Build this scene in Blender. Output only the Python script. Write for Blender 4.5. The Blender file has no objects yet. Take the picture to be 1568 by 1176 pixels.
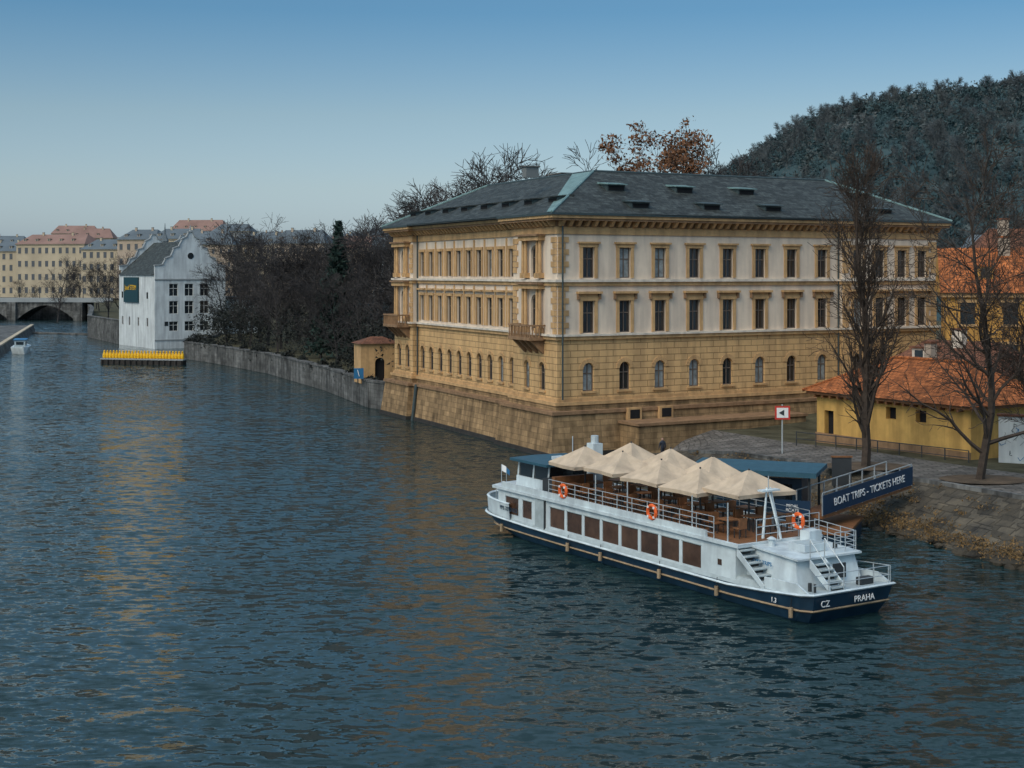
import bpy, bmesh, math, random
import numpy as np
from mathutils import Vector, Matrix, geometry
random.seed(7)
rng = np.random.default_rng(7)
scene = bpy.context.scene
R = random.Random(3)

# ------------------------------------------------------------ materials
MATS = {}
def mk(name, col, rough=.8, var=.18, scale=2.0, bump=0.0, bscale=20, spec=.3, metal=0, brick=None, stain=0.0, col2=None, emit=None):
    m = bpy.data.materials.new(name); m.use_nodes = True
    nt = m.node_tree; N = nt.nodes; L = nt.links
    b = N['Principled BSDF']
    b.inputs['Roughness'].default_value = rough
    b.inputs['Metallic'].default_value = metal
    b.inputs['Specular IOR Level'].default_value = spec
    tc = N.new('ShaderNodeTexCoord')
    no = N.new('ShaderNodeTexNoise'); no.inputs['Scale'].default_value = scale; no.inputs['Detail'].default_value = 6
    no.inputs['Roughness'].default_value = .65
    L.new(tc.outputs['Object'], no.inputs['Vector'])
    rp = N.new('ShaderNodeValToRGB')
    c2 = col2 or tuple(min(1, c*(1+var)) for c in col)
    c1 = tuple(c*(1-var) for c in col)
    rp.color_ramp.elements[0].position = .32; rp.color_ramp.elements[1].position = .68
    rp.color_ramp.elements[0].color = (*c1, 1); rp.color_ramp.elements[1].color = (*c2, 1)
    L.new(no.outputs['Fac'], rp.inputs['Fac'])
    out = rp.outputs['Color']; height = None
    if brick:
        bw, rh, ms, dark, mix = brick
        bt = N.new('ShaderNodeTexBrick')
        bt.inputs['Scale'].default_value = 1
        bt.inputs['Brick Width'].default_value = bw; bt.inputs['Row Height'].default_value = rh
        bt.inputs['Mortar Size'].default_value = ms; bt.inputs['Mortar Smooth'].default_value = .3
        bt.inputs['Color1'].default_value = (1, 1, 1, 1); bt.inputs['Color2'].default_value = (mix, mix, mix, 1)
        bt.inputs['Mortar'].default_value = (dark, dark, dark, 1)
        L.new(tc.outputs['UV'], bt.inputs['Vector'])
        mx = N.new('ShaderNodeMix'); mx.data_type = 'RGBA'; mx.blend_type = 'MULTIPLY'; mx.inputs[0].default_value = 1
        L.new(out, mx.inputs[6]); L.new(bt.outputs['Color'], mx.inputs[7]); out = mx.outputs[2]
        height = bt.outputs['Fac']
    if stain > 0:
        mp = N.new('ShaderNodeMapping'); mp.inputs['Scale'].default_value = (1.3, 1.3, .16)
        n2 = N.new('ShaderNodeTexNoise'); n2.inputs['Scale'].default_value = 1.2; n2.inputs['Detail'].default_value = 5
        L.new(tc.outputs['Object'], mp.inputs['Vector']); L.new(mp.outputs[0], n2.inputs['Vector'])
        r2 = N.new('ShaderNodeValToRGB'); r2.color_ramp.elements[0].position = .35; r2.color_ramp.elements[1].position = .6
        s = 1-stain
        r2.color_ramp.elements[0].color = (s, s, s*1.02, 1); r2.color_ramp.elements[1].color = (1, 1, 1, 1)
        L.new(n2.outputs['Fac'], r2.inputs['Fac'])
        mx = N.new('ShaderNodeMix'); mx.data_type = 'RGBA'; mx.blend_type = 'MULTIPLY'; mx.inputs[0].default_value = 1
        L.new(out, mx.inputs[6]); L.new(r2.outputs['Color'], mx.inputs[7]); out = mx.outputs[2]
    L.new(out, b.inputs['Base Color'])
    if bump > 0 or height:
        bn = N.new('ShaderNodeTexNoise'); bn.inputs['Scale'].default_value = bscale; bn.inputs['Detail'].default_value = 5
        L.new(tc.outputs['Object'], bn.inputs['Vector'])
        bp = N.new('ShaderNodeBump'); bp.inputs['Strength'].default_value = max(bump, .05); bp.inputs['Distance'].default_value = .05
        L.new(bn.outputs['Fac'], bp.inputs['Height'])
        last = bp
        if height:
            b2 = N.new('ShaderNodeBump'); b2.inputs['Strength'].default_value = .6; b2.inputs['Distance'].default_value = .04; b2.invert = True
            L.new(height, b2.inputs['Height']); L.new(bp.outputs[0], b2.inputs['Normal']); last = b2
        L.new(last.outputs[0], b.inputs['Normal'])
    MATS[name] = m
    return m

mk('plaster_pale', (.72, .60, .48), .9, .05, 1.2, .1, 30, stain=.2)
mk('plaster_rustic', (.66, .42, .20), .9, .08, 1.5, .15, 20, stain=.25, brick=(1.3, .5, .03, .45, .94))
mk('trim_cream', (.56, .35, .17), .85, .12, 2, .15, 25, stain=.28)
mk('trim_white', (.70, .62, .52), .85, .08, 2, .15, 25, stain=.25)
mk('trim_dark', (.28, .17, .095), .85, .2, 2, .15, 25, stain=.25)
mk('sandstone', (.40, .26, .135), .9, .32, .8, .4, 12, stain=.5, brick=(1.1, .45, .02, .5, .66))
mk('stone_grey', (.16, .16, .155), .9, .6, .35, .4, 10, stain=.55, brick=(.9, .4, .02, .6, .65))
mk('slate', (.056, .066, .064), .7, .65, 3.0, .6, 9, spec=.35, brick=(.8, .4, .03, .5, .35))
mk('copper_green', (.15, .24, .24), .6, .25, 1.5, .1)
mk('copper_dark', (.045, .065, .07), .5, .2, 2)
mk('window_glass', (.015, .022, .028), .08, .1, 1, spec=.8)
mk('window_curtain', (.25, .28, .29), .25, .5, 1.2, spec=.6)
mk('window_frame', (.14, .11, .09), .6)
mk('window_frame_white', (.6, .6, .58), .6)
mk('dark_interior', (.012, .012, .014), .9)
mk('white_plaster', (.62, .66, .67), .9, .12, .4, .1, stain=.28)
mk('yellow_plaster', (.60, .36, .11), .9, .15, .8, .2, stain=.3)
mk('ochre_plaster', (.56, .30, .08), .9, .15, .8, .2, stain=.25)
mk('roof_tile', (.46, .145, .045), .85, .45, 1.6, .4, 15, brick=(.35, .35, .03, .4, .5))
mk('roof_tile_old', (.20, .085, .05), .85, .35, 1.2, .4, 15, brick=(.35, .35, .03, .45, .7))
mk('far_cream', (.45, .38, .28), .9, .15, .1)  # far_* walls: distance haze mixed into the base colour, paler and less saturated
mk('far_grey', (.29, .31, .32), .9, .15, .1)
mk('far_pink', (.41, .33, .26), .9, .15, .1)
mk('far_roof_red', (.25, .155, .13), .9, .2, .1)  # far roofs: lightened and blued, painted haze like the far walls
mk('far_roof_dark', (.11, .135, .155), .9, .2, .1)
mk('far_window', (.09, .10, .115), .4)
mk('ruin_stone', (.17, .185, .19), .9, .2, .1)
mk('bark', (.060, .045, .036), .95, .35, 3)
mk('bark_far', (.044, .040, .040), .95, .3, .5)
mk('bark_hill', (.088, .100, .106), .95, .2, .2, spec=0)  # bark lightened towards blue-grey, aerial haze painted into the colour
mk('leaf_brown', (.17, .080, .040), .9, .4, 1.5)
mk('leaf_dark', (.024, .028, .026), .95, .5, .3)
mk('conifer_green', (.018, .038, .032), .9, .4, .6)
mk('forest_hazed_blue', (.048, .086, .098), 1, .3, .02, spec=0, col2=(.066, .104, .112))  # woodland colour with distance haze painted in, bluer and lighter
mk('forest_hazed_brown', (.084, .100, .102), 1, .25, .02, spec=0)  # brown crowns greyed by haze put into the colour
mk('far_hill', (.13, .21, .27), 1, .12, .004, spec=0)  # bluish ridge colour stands in for haze; no volume in the scene
mk('grass_dry', (.075, .070, .045), 1, .5, .5, .5, 6, spec=.1)
mk('reed', (.19, .12, .055), 1, .4, 1, spec=.1)
mk('paving', (.17, .155, .14), .9, .45, .8, .6, 8, brick=(.8, .5, .06, .45, .6))
mk('bank_stone', (.085, .082, .075), .9, .5, .7, .8, 5, brick=(.9, .7, .05, .45, .5), col2=(.155, .130, .095))
mk('earth', (.085, .06, .04), 1, .4, .8, .5, 5)
mk('boat_navy', (.012, .038, .070), .35, .25, .8, spec=.5, stain=.2)
mk('boat_white', (.60, .68, .71), .4, .12, 1.2, spec=.5, stain=.24)
mk('boat_deck', (.36, .42, .44), .7, .18, 2)
mk('boat_glass', (.080, .042, .026), .1, .5, .7, spec=.7)
mk('strake', (.30, .22, .14), .7, .3, 3)
mk('rubber', (.02, .02, .02), .8)
mk('orange', (.75, .13, .03), .6, .1)
mk('metal_rail', (.50, .54, .56), .35, .05, metal=.4)
mk('steel_dark', (.05, .055, .06), .5, .1, metal=.3)
mk('canvas', (.56, .44, .32), .9, .1, 2, .2, 6, stain=.2)
mk('canvas_blue', (.03, .09, .13), .6, .15)
mk('wood', (.20, .09, .04), .6, .3, 4)
mk('banner_blue', (.012, .035, .075), .5, .1)
mk('sign_red', (.55, .05, .04), .5, .1)
mk('sign_white', (.8, .8, .8), .5, .03)
mk('sign_blue', (.03, .16, .33), .5, .05)
mk('sign_teal', (.008, .045, .06), .5, .05)
mk('penguin_yellow', (.80, .46, .02), .45, .08)
mk('timber_dark', (.035, .032, .03), .9, .3, 2)

# ------------------------------------------------------------ mesh building
class Fr:
    def __init__(s, o, a, b):
        s.o = o; s.a = a; s.b = b
    def __call__(s, u, v, z=0.0):
        return (s.o[0]+s.a[0]*u+s.b[0]*v, s.o[1]+s.a[1]*u+s.b[1]*v, z)
WF = Fr((0, 0), (1, 0), (0, 1))

class MB:
    def __init__(s, name): s.name = name; s.V = []; s.F = []; s.M = []
    def poly(s, pts, mat):
        i = len(s.V); s.V += [tuple(p) for p in pts]; s.F.append(tuple(range(i, i+len(pts)))); s.M.append(mat)
    def hexa(s, p, mat):
        i = len(s.V); s.V += [tuple(q) for q in p]
        for f in ((3, 2, 1, 0), (4, 5, 6, 7), (0, 1, 5, 4), (1, 2, 6, 5), (2, 3, 7, 6), (3, 0, 4, 7)):
            s.F.append(tuple(i+k for k in f)); s.M.append(mat)
    def box(s, fr, a0, a1, b0, b1, z0, z1, mat):
        s.hexa([fr(a0, b0, z0), fr(a1, b0, z0), fr(a1, b1, z0), fr(a0, b1, z0), fr(a0, b0, z1), fr(a1, b0, z1), fr(a1, b1, z1), fr(a0, b1, z1)], mat)
    def loft(s, rings, mat, cap=True, closed=True):
        n = len(rings[0]); i = len(s.V)
        for r in rings: s.V += [tuple(p) for p in r]
        for k in range(len(rings)-1):
            for j in range(n if closed else n-1):
                j2 = (j+1) % n
                s.F.append((i+k*n+j, i+k*n+j2, i+(k+1)*n+j2, i+(k+1)*n+j)); s.M.append(mat)
        if cap:
            s.F.append(tuple(i+j for j in range(n))[::-1]); s.M.append(mat)
            s.F.append(tuple(i+(len(rings)-1)*n+j for j in range(n))); s.M.append(mat)
    def prism(s, poly, z0, z1, mat, poly2=None):
        poly2 = poly2 or poly
        s.loft([[(x, y, z0) for x, y in poly], [(x, y, z1) for x, y in poly2]], mat)
    def cyl(s, p0, p1, r0, mat, r1=None, n=8):
        r1 = r0 if r1 is None else r1
        p0 = Vector(p0); p1 = Vector(p1); d = (p1-p0).normalized()
        t = Vector((1, 0, 0)) if abs(d.x) < .8 else Vector((0, 1, 0))
        u = d.cross(t).normalized(); w = d.cross(u)
        s.loft([[p0+(u*math.cos(k*2*math.pi/n)+w*math.sin(k*2*math.pi/n))*r0 for k in range(n)],
                [p1+(u*math.cos(k*2*math.pi/n)+w*math.sin(k*2*math.pi/n))*r1 for k in range(n)]], mat)
    def torus(s, c, nrm, Rr, r, mat, n=16, m=6):
        c = Vector(c); nrm = Vector(nrm).normalized(); t = Vector((0, 0, 1)); u = nrm.cross(t).normalized(); w = nrm.cross(u)
        rings = []
        for k in range(n+1):
            a = k*2*math.pi/n; rd = u*math.cos(a)+w*math.sin(a)
            rings.append([c+rd*(Rr+r*math.cos(j*2*math.pi/m))+nrm*(r*math.sin(j*2*math.pi/m)) for j in range(m)])
        s.loft(rings, mat, cap=False)
    def build(s, parent=None, name=None, uv=True, recalc=True, smooth=False):
        me = bpy.data.meshes.new(s.name)
        me.from_pydata(s.V, [], s.F)
        names = []
        for m in s.M:
            if m not in names: names.append(m)
        for m in names: me.materials.append(MATS[m])
        idx = {m: i for i, m in enumerate(names)}
        me.polygons.foreach_set('material_index', [idx[m] for m in s.M])
        if recalc:
            bm = bmesh.new(); bm.from_mesh(me); bmesh.ops.recalc_face_normals(bm, faces=bm.faces); bm.to_mesh(me); bm.free()
        me.update()
        if uv:
            ul = me.uv_layers.new(name='UVMap')
            data = ul.data; vs = me.vertices
            for p in me.polygons:
                n = p.normal
                if abs(n.z) > .98: t = Vector((1, 0, 0)); bt = Vector((0, 1, 0))
                else:
                    t = Vector((-n.y, n.x, 0)).normalized(); bt = n.cross(t)
                for li in p.loop_indices:
                    co = vs[me.loops[li].vertex_index].co
                    data[li].uv = (co.dot(t), co.dot(bt))
        if smooth:
            me.polygons.foreach_set('use_smooth', [True]*len(me.polygons))
        ob = bpy.data.objects.new(name or s.name, me); scene.collection.objects.link(ob)
        if parent: ob.parent = parent
        return ob

class Group:
    def __init__(s, name):
        s.name = name; s.parts = {}
        s.e = bpy.data.objects.new(name, None); scene.collection.objects.link(s.e)
    def __getitem__(s, k):
        if k not in s.parts: s.parts[k] = MB(k)
        return s.parts[k]
    def done(s):
        for k, m in s.parts.items():
            if m.F: m.build(s.e)
        return s.e

def text(parent, body, pos, xdir, size, mat, name='lettering', align='CENTER'):
    cu = bpy.data.curves.new(name, 'FONT'); cu.body = body; cu.size = size; cu.align_x = align; cu.align_y = 'CENTER'; cu.extrude = .01
    cu.materials.append(MATS[mat])
    ob = bpy.data.objects.new(name, cu); scene.collection.objects.link(ob)
    x = Vector((xdir[0], xdir[1], xdir[2] if len(xdir) > 2 else 0)).normalized(); z = Vector((x.y, -x.x, 0)).normalized(); y = z.cross(x)
    M = Matrix.Identity(4)
    for i in range(3): M[i][0] = x[i]; M[i][1] = y[i]; M[i][2] = z[i]; M[i][3] = pos[i]
    ob.matrix_world = M
    ob.parent = parent
    return ob

def offset(poly, d):
    n = len(poly); res = []
    for i in range(n):
        p0 = Vector(poly[i-1]); p1 = Vector(poly[i]); p2 = Vector(poly[(i+1) % n])
        e1 = (p1-p0).normalized(); e2 = (p2-p1).normalized()
        n1 = Vector((e1.y, -e1.x)); n2 = Vector((e2.y, -e2.x))
        b = n1+n2; k = d/ (b.dot(n1))
        res.append(tuple(p1+b*k))
    return res

def wall_band(mb, fr, s0, s1, z0, z1, ops, out, mat, th=.45):
    cur = s0
    for (c, w, zb, zt, arch) in sorted(ops):
        a = c-w/2; b = c+w/2
        mb.box(fr, cur, a, out-th, out, z0, z1, mat)
        if zb > z0+.001: mb.box(fr, a, b, out-th, out, z0, zb, mat)
        if zt < z1-.001: mb.box(fr, a, b, out-th, out, zt, z1, mat)
        if arch:
            r = w/2; n = 8
            for k in range(n):
                t0 = math.pi*k/n; t1 = math.pi*(k+1)/n
                x0 = c-r*math.cos(t0); x1 = c-r*math.cos(t1)
                y0 = zt-r+r*math.sin(t0); y1 = zt-r+r*math.sin(t1)
                mb.hexa([fr(x0, out-th+.01, y0), fr(x1, out-th+.01, y1), fr(x1, out, y1), fr(x0, out, y0),
                         fr(x0, out-th+.01, zt), fr(x1, out-th+.01, zt), fr(x1, out, zt), fr(x0, out, zt)], mat)
        cur = b
    mb.box(fr, cur, s1, out-th, out, z0, z1, mat)

def window_fill(g, fr, c, w, zb, zt, out, fmat='window_frame', glass='window_glass', rec=.24, transom=.62):
    m = g['windows']
    m.box(fr, c-w/2, c+w/2, out-rec-.06, out-rec, zb, zt, glass)
    f = g['window_frames']; t = .075; o0 = out-rec+.003; o1 = out-rec+.07
    f.box(fr, c-w/2, c-w/2+t, o0, o1, zb, zt, fmat); f.box(fr, c+w/2-t, c+w/2, o0, o1, zb, zt, fmat)
    f.box(fr, c-w/2+t, c+w/2-t, o0, o1, zb, zb+t, fmat); f.box(fr, c-w/2+t, c+w/2-t, o0, o1, zt-t, zt, fmat)
    f.box(fr, c-t/2, c+t/2, o0, o1-.01, zb+t, zt-t, fmat)
    zt2 = zb+(zt-zb)*transom
    f.box(fr, c-w/2+t, c-t/2, o0, o1-.015, zt2-.04, zt2+.04, fmat); f.box(fr, c+t/2, c+w/2-t, o0, o1-.015, zt2-.04, zt2+.04, fmat)

# ============================================================ PALACE
C = (3.9, 109.0)
FRt = Fr(C, (.873, .487), (.487, -.873))
FLt = Fr(C, (-.417, .909), (-.909, -.417))
LR, LL = 38.9, 36.3
pal = Group('riverside_palace')
far = (FRt(LR, .4)[0]-.417*LL, FRt(LR, .4)[1]+.909*LL)
foot = [FLt(LL, .5)[:2], FLt(31.1, .5)[:2], FLt(31.1, 0)[:2], FLt(8, 0)[:2], FLt(8, .5)[:2], FRt(-.502, 0)[:2],
        FRt(27.8, 0)[:2], FRt(27.8, .4)[:2], FRt(LR, .4)[:2], far]
W = pal['walls']; T = pal['trim']
def row_right(z0, z1, ops, mat):
    wall_band(W, FRt, -.5, 27.8, z0, z1, [o for o in ops if o[0] < 27.8], 0, mat)
    wall_band(W, FRt, 27.8, LR, z0, z1, [o for o in ops if o[0] >= 27.8], .4, mat)
def row_left(z0, z1, ops, mat):
    wall_band(W, FLt, -.03, 8, z0, z1, [o for o in ops if o[0] < 8], .497, mat)
    wall_band(W, FLt, 8, 31.1, z0, z1, [o for o in ops if 8 <= o[0] < 31.1], 0, mat)
    wall_band(W, FLt, 31.1, LL, z0, z1, [o for o in ops if o[0] >= 31.1], .5, mat)
rc = [2.31+3.37*i for i in range(8)]; rp = [29.6, 32.1, 34.7, 37.1]
lc = [9.25+2.29*i for i in range(10)]
CL2 = 33.8
G0, G1, G2 = (4.1, 9.0), (9.0, 13.3), (13.3, 17.2)
row_right(*G0, [(c, 1.0, 4.85, 7.05, True) for c in rc+rp], 'plaster_rustic')
row_right(*G1, [(c, 1.1, 9.35, 11.85, False) for c in rc+rp], 'plaster_pale')
row_right(*G2, [(c, 1.1, 13.62, 16.0, False) for c in rc+rp], 'plaster_pale')
lg = [2.6, 5.4]+lc+[32.6, 35.0]
row_left(*G0, [(c, .95, 4.85, 7.05, True) for c in lg], 'plaster_rustic')
row_left(*G1, [(4.0, 1.3, 9.4, 12.3, True), (CL2, 1.3, 9.4, 12.3, True)]+[(c, 1.05, 9.5, 11.9, False) for c in lc], 'plaster_pale')
row_left(*G2, [(4.0, 1.3, 13.7, 16.2, True), (CL2, 1.3, 13.7, 16.2, True)]+[(c, 1.05, 13.7, 16.0, False) for c in lc], 'plaster_pale')
for z0, z1, m in ((4.1, 9, 'plaster_rustic'), (9, 17.2, 'plaster_pale')):
    a = foot[-2]; b = foot[-1]; c_ = foot[0]
    for p, q in ((a, b), (b, c_)):
        d = Vector(q)-Vector(p); l = d.length; d.normalize()
        W.box(Fr(p, tuple(d), (d.y, -d.x)), .5, l-.5, -.45, 0, z0, z1, m)
gl = lambda: 'window_curtain' if R.random() < .3 else 'window_glass'
def out_r(c): return 0 if c < 27.8 else .4
def out_l(c): return 0 if 8 <= c < 31.1 else .5
for c in rc+rp:
    o = out_r(c)
    window_fill(pal, FRt, c, 1.0, 4.85, 7.05, o, 'window_frame', gl())
    window_fill(pal, FRt, c, 1.1, 9.35, 11.85, o, 'window_frame', gl())
    window_fill(pal, FRt, c, 1.1, 13.62, 16.0, o, 'window_frame', gl())
    for zb, zt, hood in ((9.35, 11.85, True), (13.62, 16.0, False)):
        T.box(FRt, c-.55-.26, c-.55, o-.02, o+.10, zb, zt, 'trim_cream'); T.box(FRt, c+.55, c+.81, o-.02, o+.10, zb, zt, 'trim_cream')
        T.box(FRt, c-.85, c+.85, o-.02, o+.13, zt, zt+.28, 'trim_cream')
        if hood:
            T.box(FRt, c-.83, c+.83, o-.02, o+.08, zt+.28, zt+.55, 'trim_cream')
            T.box(FRt, c-1.1, c+1.1, o-.02, o+.38, zt+.55, zt+.72, 'trim_cream')
            T.box(FRt, c-1.05, c-.87, o-.02, o+.24, zt+.1, zt+.55, 'trim_dark'); T.box(FRt, c+.87, c+1.05, o-.02, o+.24, zt+.1, zt+.55, 'trim_dark')
        else:
            T.box(FRt, c-.98, c+.98, o-.02, o+.26, zt+.28, zt+.42, 'trim_cream')
    for k in range(9):
        t0 = math.pi*k/9; t1 = math.pi*(k+1)/9-.03; r0, r1 = .5, .82
        zc = 7.05-.5
        P = lambda t, r, oo: FRt(c-r*math.cos(t), oo, zc+r*math.sin(t))
        T.hexa([P(t0, r0, o-.02), P(t1, r0, o-.02), P(t1, r0, o+.06), P(t0, r0, o+.06), P(t0, r1, o-.02), P(t1, r1, o-.02), P(t1, r1, o+.06), P(t0, r1, o+.06)], 'trim_cream')
    T.box(FRt, c-.7, c+.7, o-.02, o+.14, 4.7, 4.85, 'trim_cream')
for c in lg:
    o = out_l(c)
    window_fill(pal, FLt, c, .95, 4.85, 7.05, o, 'window_frame', gl())
    for k in range(9):
        t0 = math.pi*k/9; t1 = math.pi*(k+1)/9-.03; r0, r1 = .475, .76
        zc = 7.05-.475
        P = lambda t, r, oo: FLt(c-r*math.cos(t), oo, zc+r*math.sin(t))
        T.hexa([P(t0, r0, o-.02), P(t1, r0, o-.02), P(t1, r0, o+.06), P(t0, r0, o+.06), P(t0, r1, o-.02), P(t1, r1, o-.02), P(t1, r1, o+.06), P(t0, r1, o+.06)], 'trim_cream')
    T.box(FLt, c-.62, c+.62, o-.02, o+.14, 4.7, 4.85, 'trim_cream')
for c in lc:
    window_fill(pal, FLt, c, 1.05, 9.5, 11.9, 0, 'window_frame', gl())
    window_fill(pal, FLt, c, 1.05, 13.7, 16.0, 0, 'window_frame', gl())
    for zb, zt, hood in ((9.5, 11.9, True), (13.7, 16.0, False)):
        T.box(FLt, c-.525-.22, c-.525, -.02, .1, zb, zt, 'trim_cream'); T.box(FLt, c+.525, c+.745, -.02, .1, zb, zt, 'trim_cream')
        T.box(FLt, c-.78, c+.78, -.02, .13, zt, zt+.25, 'trim_cream')
        if hood: T.box(FLt, c-.95, c+.95, -.02, .3, zt+.5, zt+.66, 'trim_cream')
for c in lc[:-1]:
    T.box(FLt, c+1.145-.13, c+1.145+.13, -.02, .07, 9.5, 12.9, 'trim_cream')
    T.box(FLt, c+1.145-.13, c+1.145+.13, -.02, .07, 13.7, 16.9, 'trim_cream')
for c in (4.0, CL2):
    for zb, zt, z2 in ((9.4, 12.3, 12.75), (13.7, 16.2, 16.55)):
        window_fill(pal, FLt, c, 1.3, zb, zt, .5)
        for sx in (-1.55, -1.05, 1.05, 1.55):
            p = FLt(c+sx, .78, zb+.3); q = FLt(c+sx, .78, z2)
            T.cyl(p, q, .15, 'trim_cream', .12, 8)
            T.box(FLt, c+sx-.2, c+sx+.2, .49, .98, zb-.1, zb+.3, 'trim_cream')
        T.box(FLt, c-1.85, c+1.85, .49, 1.1, z2, z2+.35, 'trim_cream')
        T.box(FLt, c-2.0, c+2.0, .49, 1.25, z2+.35, z2+.5, 'trim_dark')
    T.box(FLt, c-2.0, c+2.0, .49, 1.9, 8.75, 9.0, 'trim_dark')
    T.box(FLt, c-2.0, c+2.0, 1.74, 1.9, 9.85, 9.98, 'trim_dark')
    for sx in (-2.0, 1.85):
        T.box(FLt, c+sx, c+sx+.15, .52, 1.735, 9.85, 9.98, 'trim_dark')
    for k in range(13):
        T.cyl(FLt(c-1.9+k*.3167, 1.82, 9.0), FLt(c-1.9+k*.3167, 1.82, 9.86), .07, 'trim_dark', .05, 6)
    for k in range(4):
        for sx in (-1.92, 1.92): T.cyl(FLt(c+sx, .7+k*.3, 9.0), FLt(c+sx, .7+k*.3, 9.86), .07, 'trim_dark', .05, 6)
    for sx in (-1.6, -.55, .55, 1.6):
        T.hexa([FLt(c+sx-.15, .49, 7.7), FLt(c+sx+.15, .49, 7.7), FLt(c+sx+.15, .6, 7.7), FLt(c+sx-.15, .6, 7.7),
                FLt(c+sx-.15, .49, 8.75), FLt(c+sx+.15, .49, 8.75), FLt(c+sx+.15, 1.7, 8.75), FLt(c+sx-.15, 1.7, 8.75)], 'trim_dark')
def quoins(fr, s, o, sgn, z0=9.3, z1=17.0):
    z = z0; k = 0
    while z < z1-.2:
        if not (12.9 < z < 13.6):
            w = .95 if k % 2 else .65
            a, b = sorted((s, s+sgn*w)); T.box(fr, a, b, o-.02, o+.07, z, z+.42, 'trim_cream')
        z += .47; k += 1
quoins(FRt, -.45, 0, 1); quoins(FLt, 0.02, .5, 1); quoins(FLt, 7.97, .5, -1); quoins(FLt, 31.13, .5, 1); quoins(FLt, LL-.02, .5, -1)
quoins(FRt, 27.83, .4, 1); quoins(FRt, LR-.02, .4, -1)
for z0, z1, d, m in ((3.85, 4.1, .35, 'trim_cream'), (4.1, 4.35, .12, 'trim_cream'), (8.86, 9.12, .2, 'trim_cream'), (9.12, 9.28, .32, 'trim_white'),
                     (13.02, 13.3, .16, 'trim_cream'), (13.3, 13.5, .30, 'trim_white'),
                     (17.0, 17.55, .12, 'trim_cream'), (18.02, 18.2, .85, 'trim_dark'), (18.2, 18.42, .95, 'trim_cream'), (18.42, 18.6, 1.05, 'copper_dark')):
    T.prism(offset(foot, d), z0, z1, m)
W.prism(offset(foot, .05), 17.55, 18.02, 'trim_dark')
def brackets(fr, s0, s1, o):
    n = int((s1-s0)/.75); st = (s1-s0)/n
    for k in range(n+1):
        c = s0+k*st
        T.hexa([fr(c-.13, o, 17.57), fr(c+.13, o, 17.57), fr(c+.13, o+.35, 17.6), fr(c-.13, o+.35, 17.6), fr(c-.13, o, 18.02), fr(c+.13, o, 18.02), fr(c+.13, o+.75, 18.02), fr(c-.13, o+.75, 18.02)], 'trim_cream')
brackets(FRt, -.3, 27.6, .04); brackets(FRt, 28, LR-.2, .44); brackets(FLt, .3, 7.8, .54); brackets(FLt, 8.2, 30.9, .04); brackets(FLt, 31.3, LL-.2, .54)
quad = [FLt(LL, .5)[:2], FRt(-.502, 0)[:2], FRt(LR, .4)[:2], far]
E = offset(quad, 1.0); TP = offset(quad, -7.2)
RO = pal['roof']
ZE, ZT = 18.6, 22.5
for i in range(4):
    j = (i+1) % 4
    RO.poly([(*E[i], ZE), (*E[j], ZE), (*TP[j], ZT), (*TP[i], ZT)], 'slate')
RO.prism(offset(quad, -7.25), ZT-.3, ZT-.02, 'slate')
RO.prism(offset(quad, .95), ZE-.1, ZE-.004, 'copper_dark')
for i in range(4):
    j = (i+1) % 4
    RO.cyl((*TP[i], ZT), (*TP[j], ZT), .12, 'copper_dark', n=6)
    RO.cyl((*E[i], ZE+.03), (*TP[i], ZT+.03), .11, 'copper_green', n=6)
ec = Vector((*E[1], ZE)); tcn = Vector((*TP[1], ZT)); up = Vector((0, 0, .05))
dl = Vector((-.417, .909, 0)); dr = Vector((.873, .487, 0))
RO.poly([ec+up, tcn+up, tcn+dl*3.8+up, ec+dl*.9+up], 'copper_green')
slope = (ZT-ZE)/8.2
def dormer(fr, s, b, w=1.5, h=.6, mat='slate'):
    zb = ZE+(1.0-b)*slope; back = h/(slope-.08)
    D = pal['dormers']
    D.hexa([fr(s-w/2, b, zb-.1), fr(s+w/2, b, zb-.1), fr(s+w/2, b-back, zb-.1), fr(s-w/2, b-back, zb-.1),
            fr(s-w/2, b, zb+h), fr(s+w/2, b, zb+h), fr(s+w/2, b-back, zb+h+.08*back), fr(s-w/2, b-back, zb+h+.08*back)], 'copper_dark')
    D.box(fr, s-w/2+.1, s+w/2-.1, b, b+.02, zb+.08, zb+h-.1, 'dark_interior')
    D.hexa([fr(s-w/2-.12, b+.25, zb+h), fr(s+w/2+.12, b+.25, zb+h), fr(s+w/2+.12, b-back, zb+h+.08*back), fr(s-w/2-.12, b-back, zb+h+.08*back),
            fr(s-w/2-.12, b+.25, zb+h+.07), fr(s+w/2+.12, b+.25, zb+h+.07), fr(s+w/2+.12, b-back, zb+h+.15+.08*back), fr(s-w/2-.12, b-back, zb+h+.15+.08*back)], mat)
for c in (3.0, 7.5, 12, 16.5, 21, 25.5, 30, 34): dormer(FLt, c, -.6, 1.6, .6)
for c in (7.0, 13.8, 20.3, 33.5): dormer(FRt, c, -3.2, 1.7, .55, 'copper_green')
for c in (6.6, 13.6, 20.0, 32.5): dormer(FRt, c+.6, .0, 1.7, .5, 'copper_dark')
CH = pal['chimneys']
for s, b, w in ((2.2, -9.5, 1.2), (30, -9.8, 1.3)):
    CH.box(FRt, s, s+w, b-.7, b, ZT-.5, ZT+.35, 'ruin_stone'); CH.box(FRt, s-.1, s+w+.1, b-.8, b+.1, ZT+.35, ZT+.45, 'stone_grey')
for s in (17.,):
    CH.box(FLt, s, s+2.6, -9.4, -8.4, ZT-.5, ZT+.45, 'ruin_stone'); CH.box(FLt, s-.1, s+2.7, -9.5, -8.3, ZT+.45, ZT+.55, 'stone_grey')
PL = pal['embankment_plinth']
PL.prism(offset(foot, 1.35), -1.5, 3.2, 'sandstone', offset(foot, .75))
PL.prism(offset(foot, .9), 3.2, 3.45, 'trim_dark')
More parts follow.
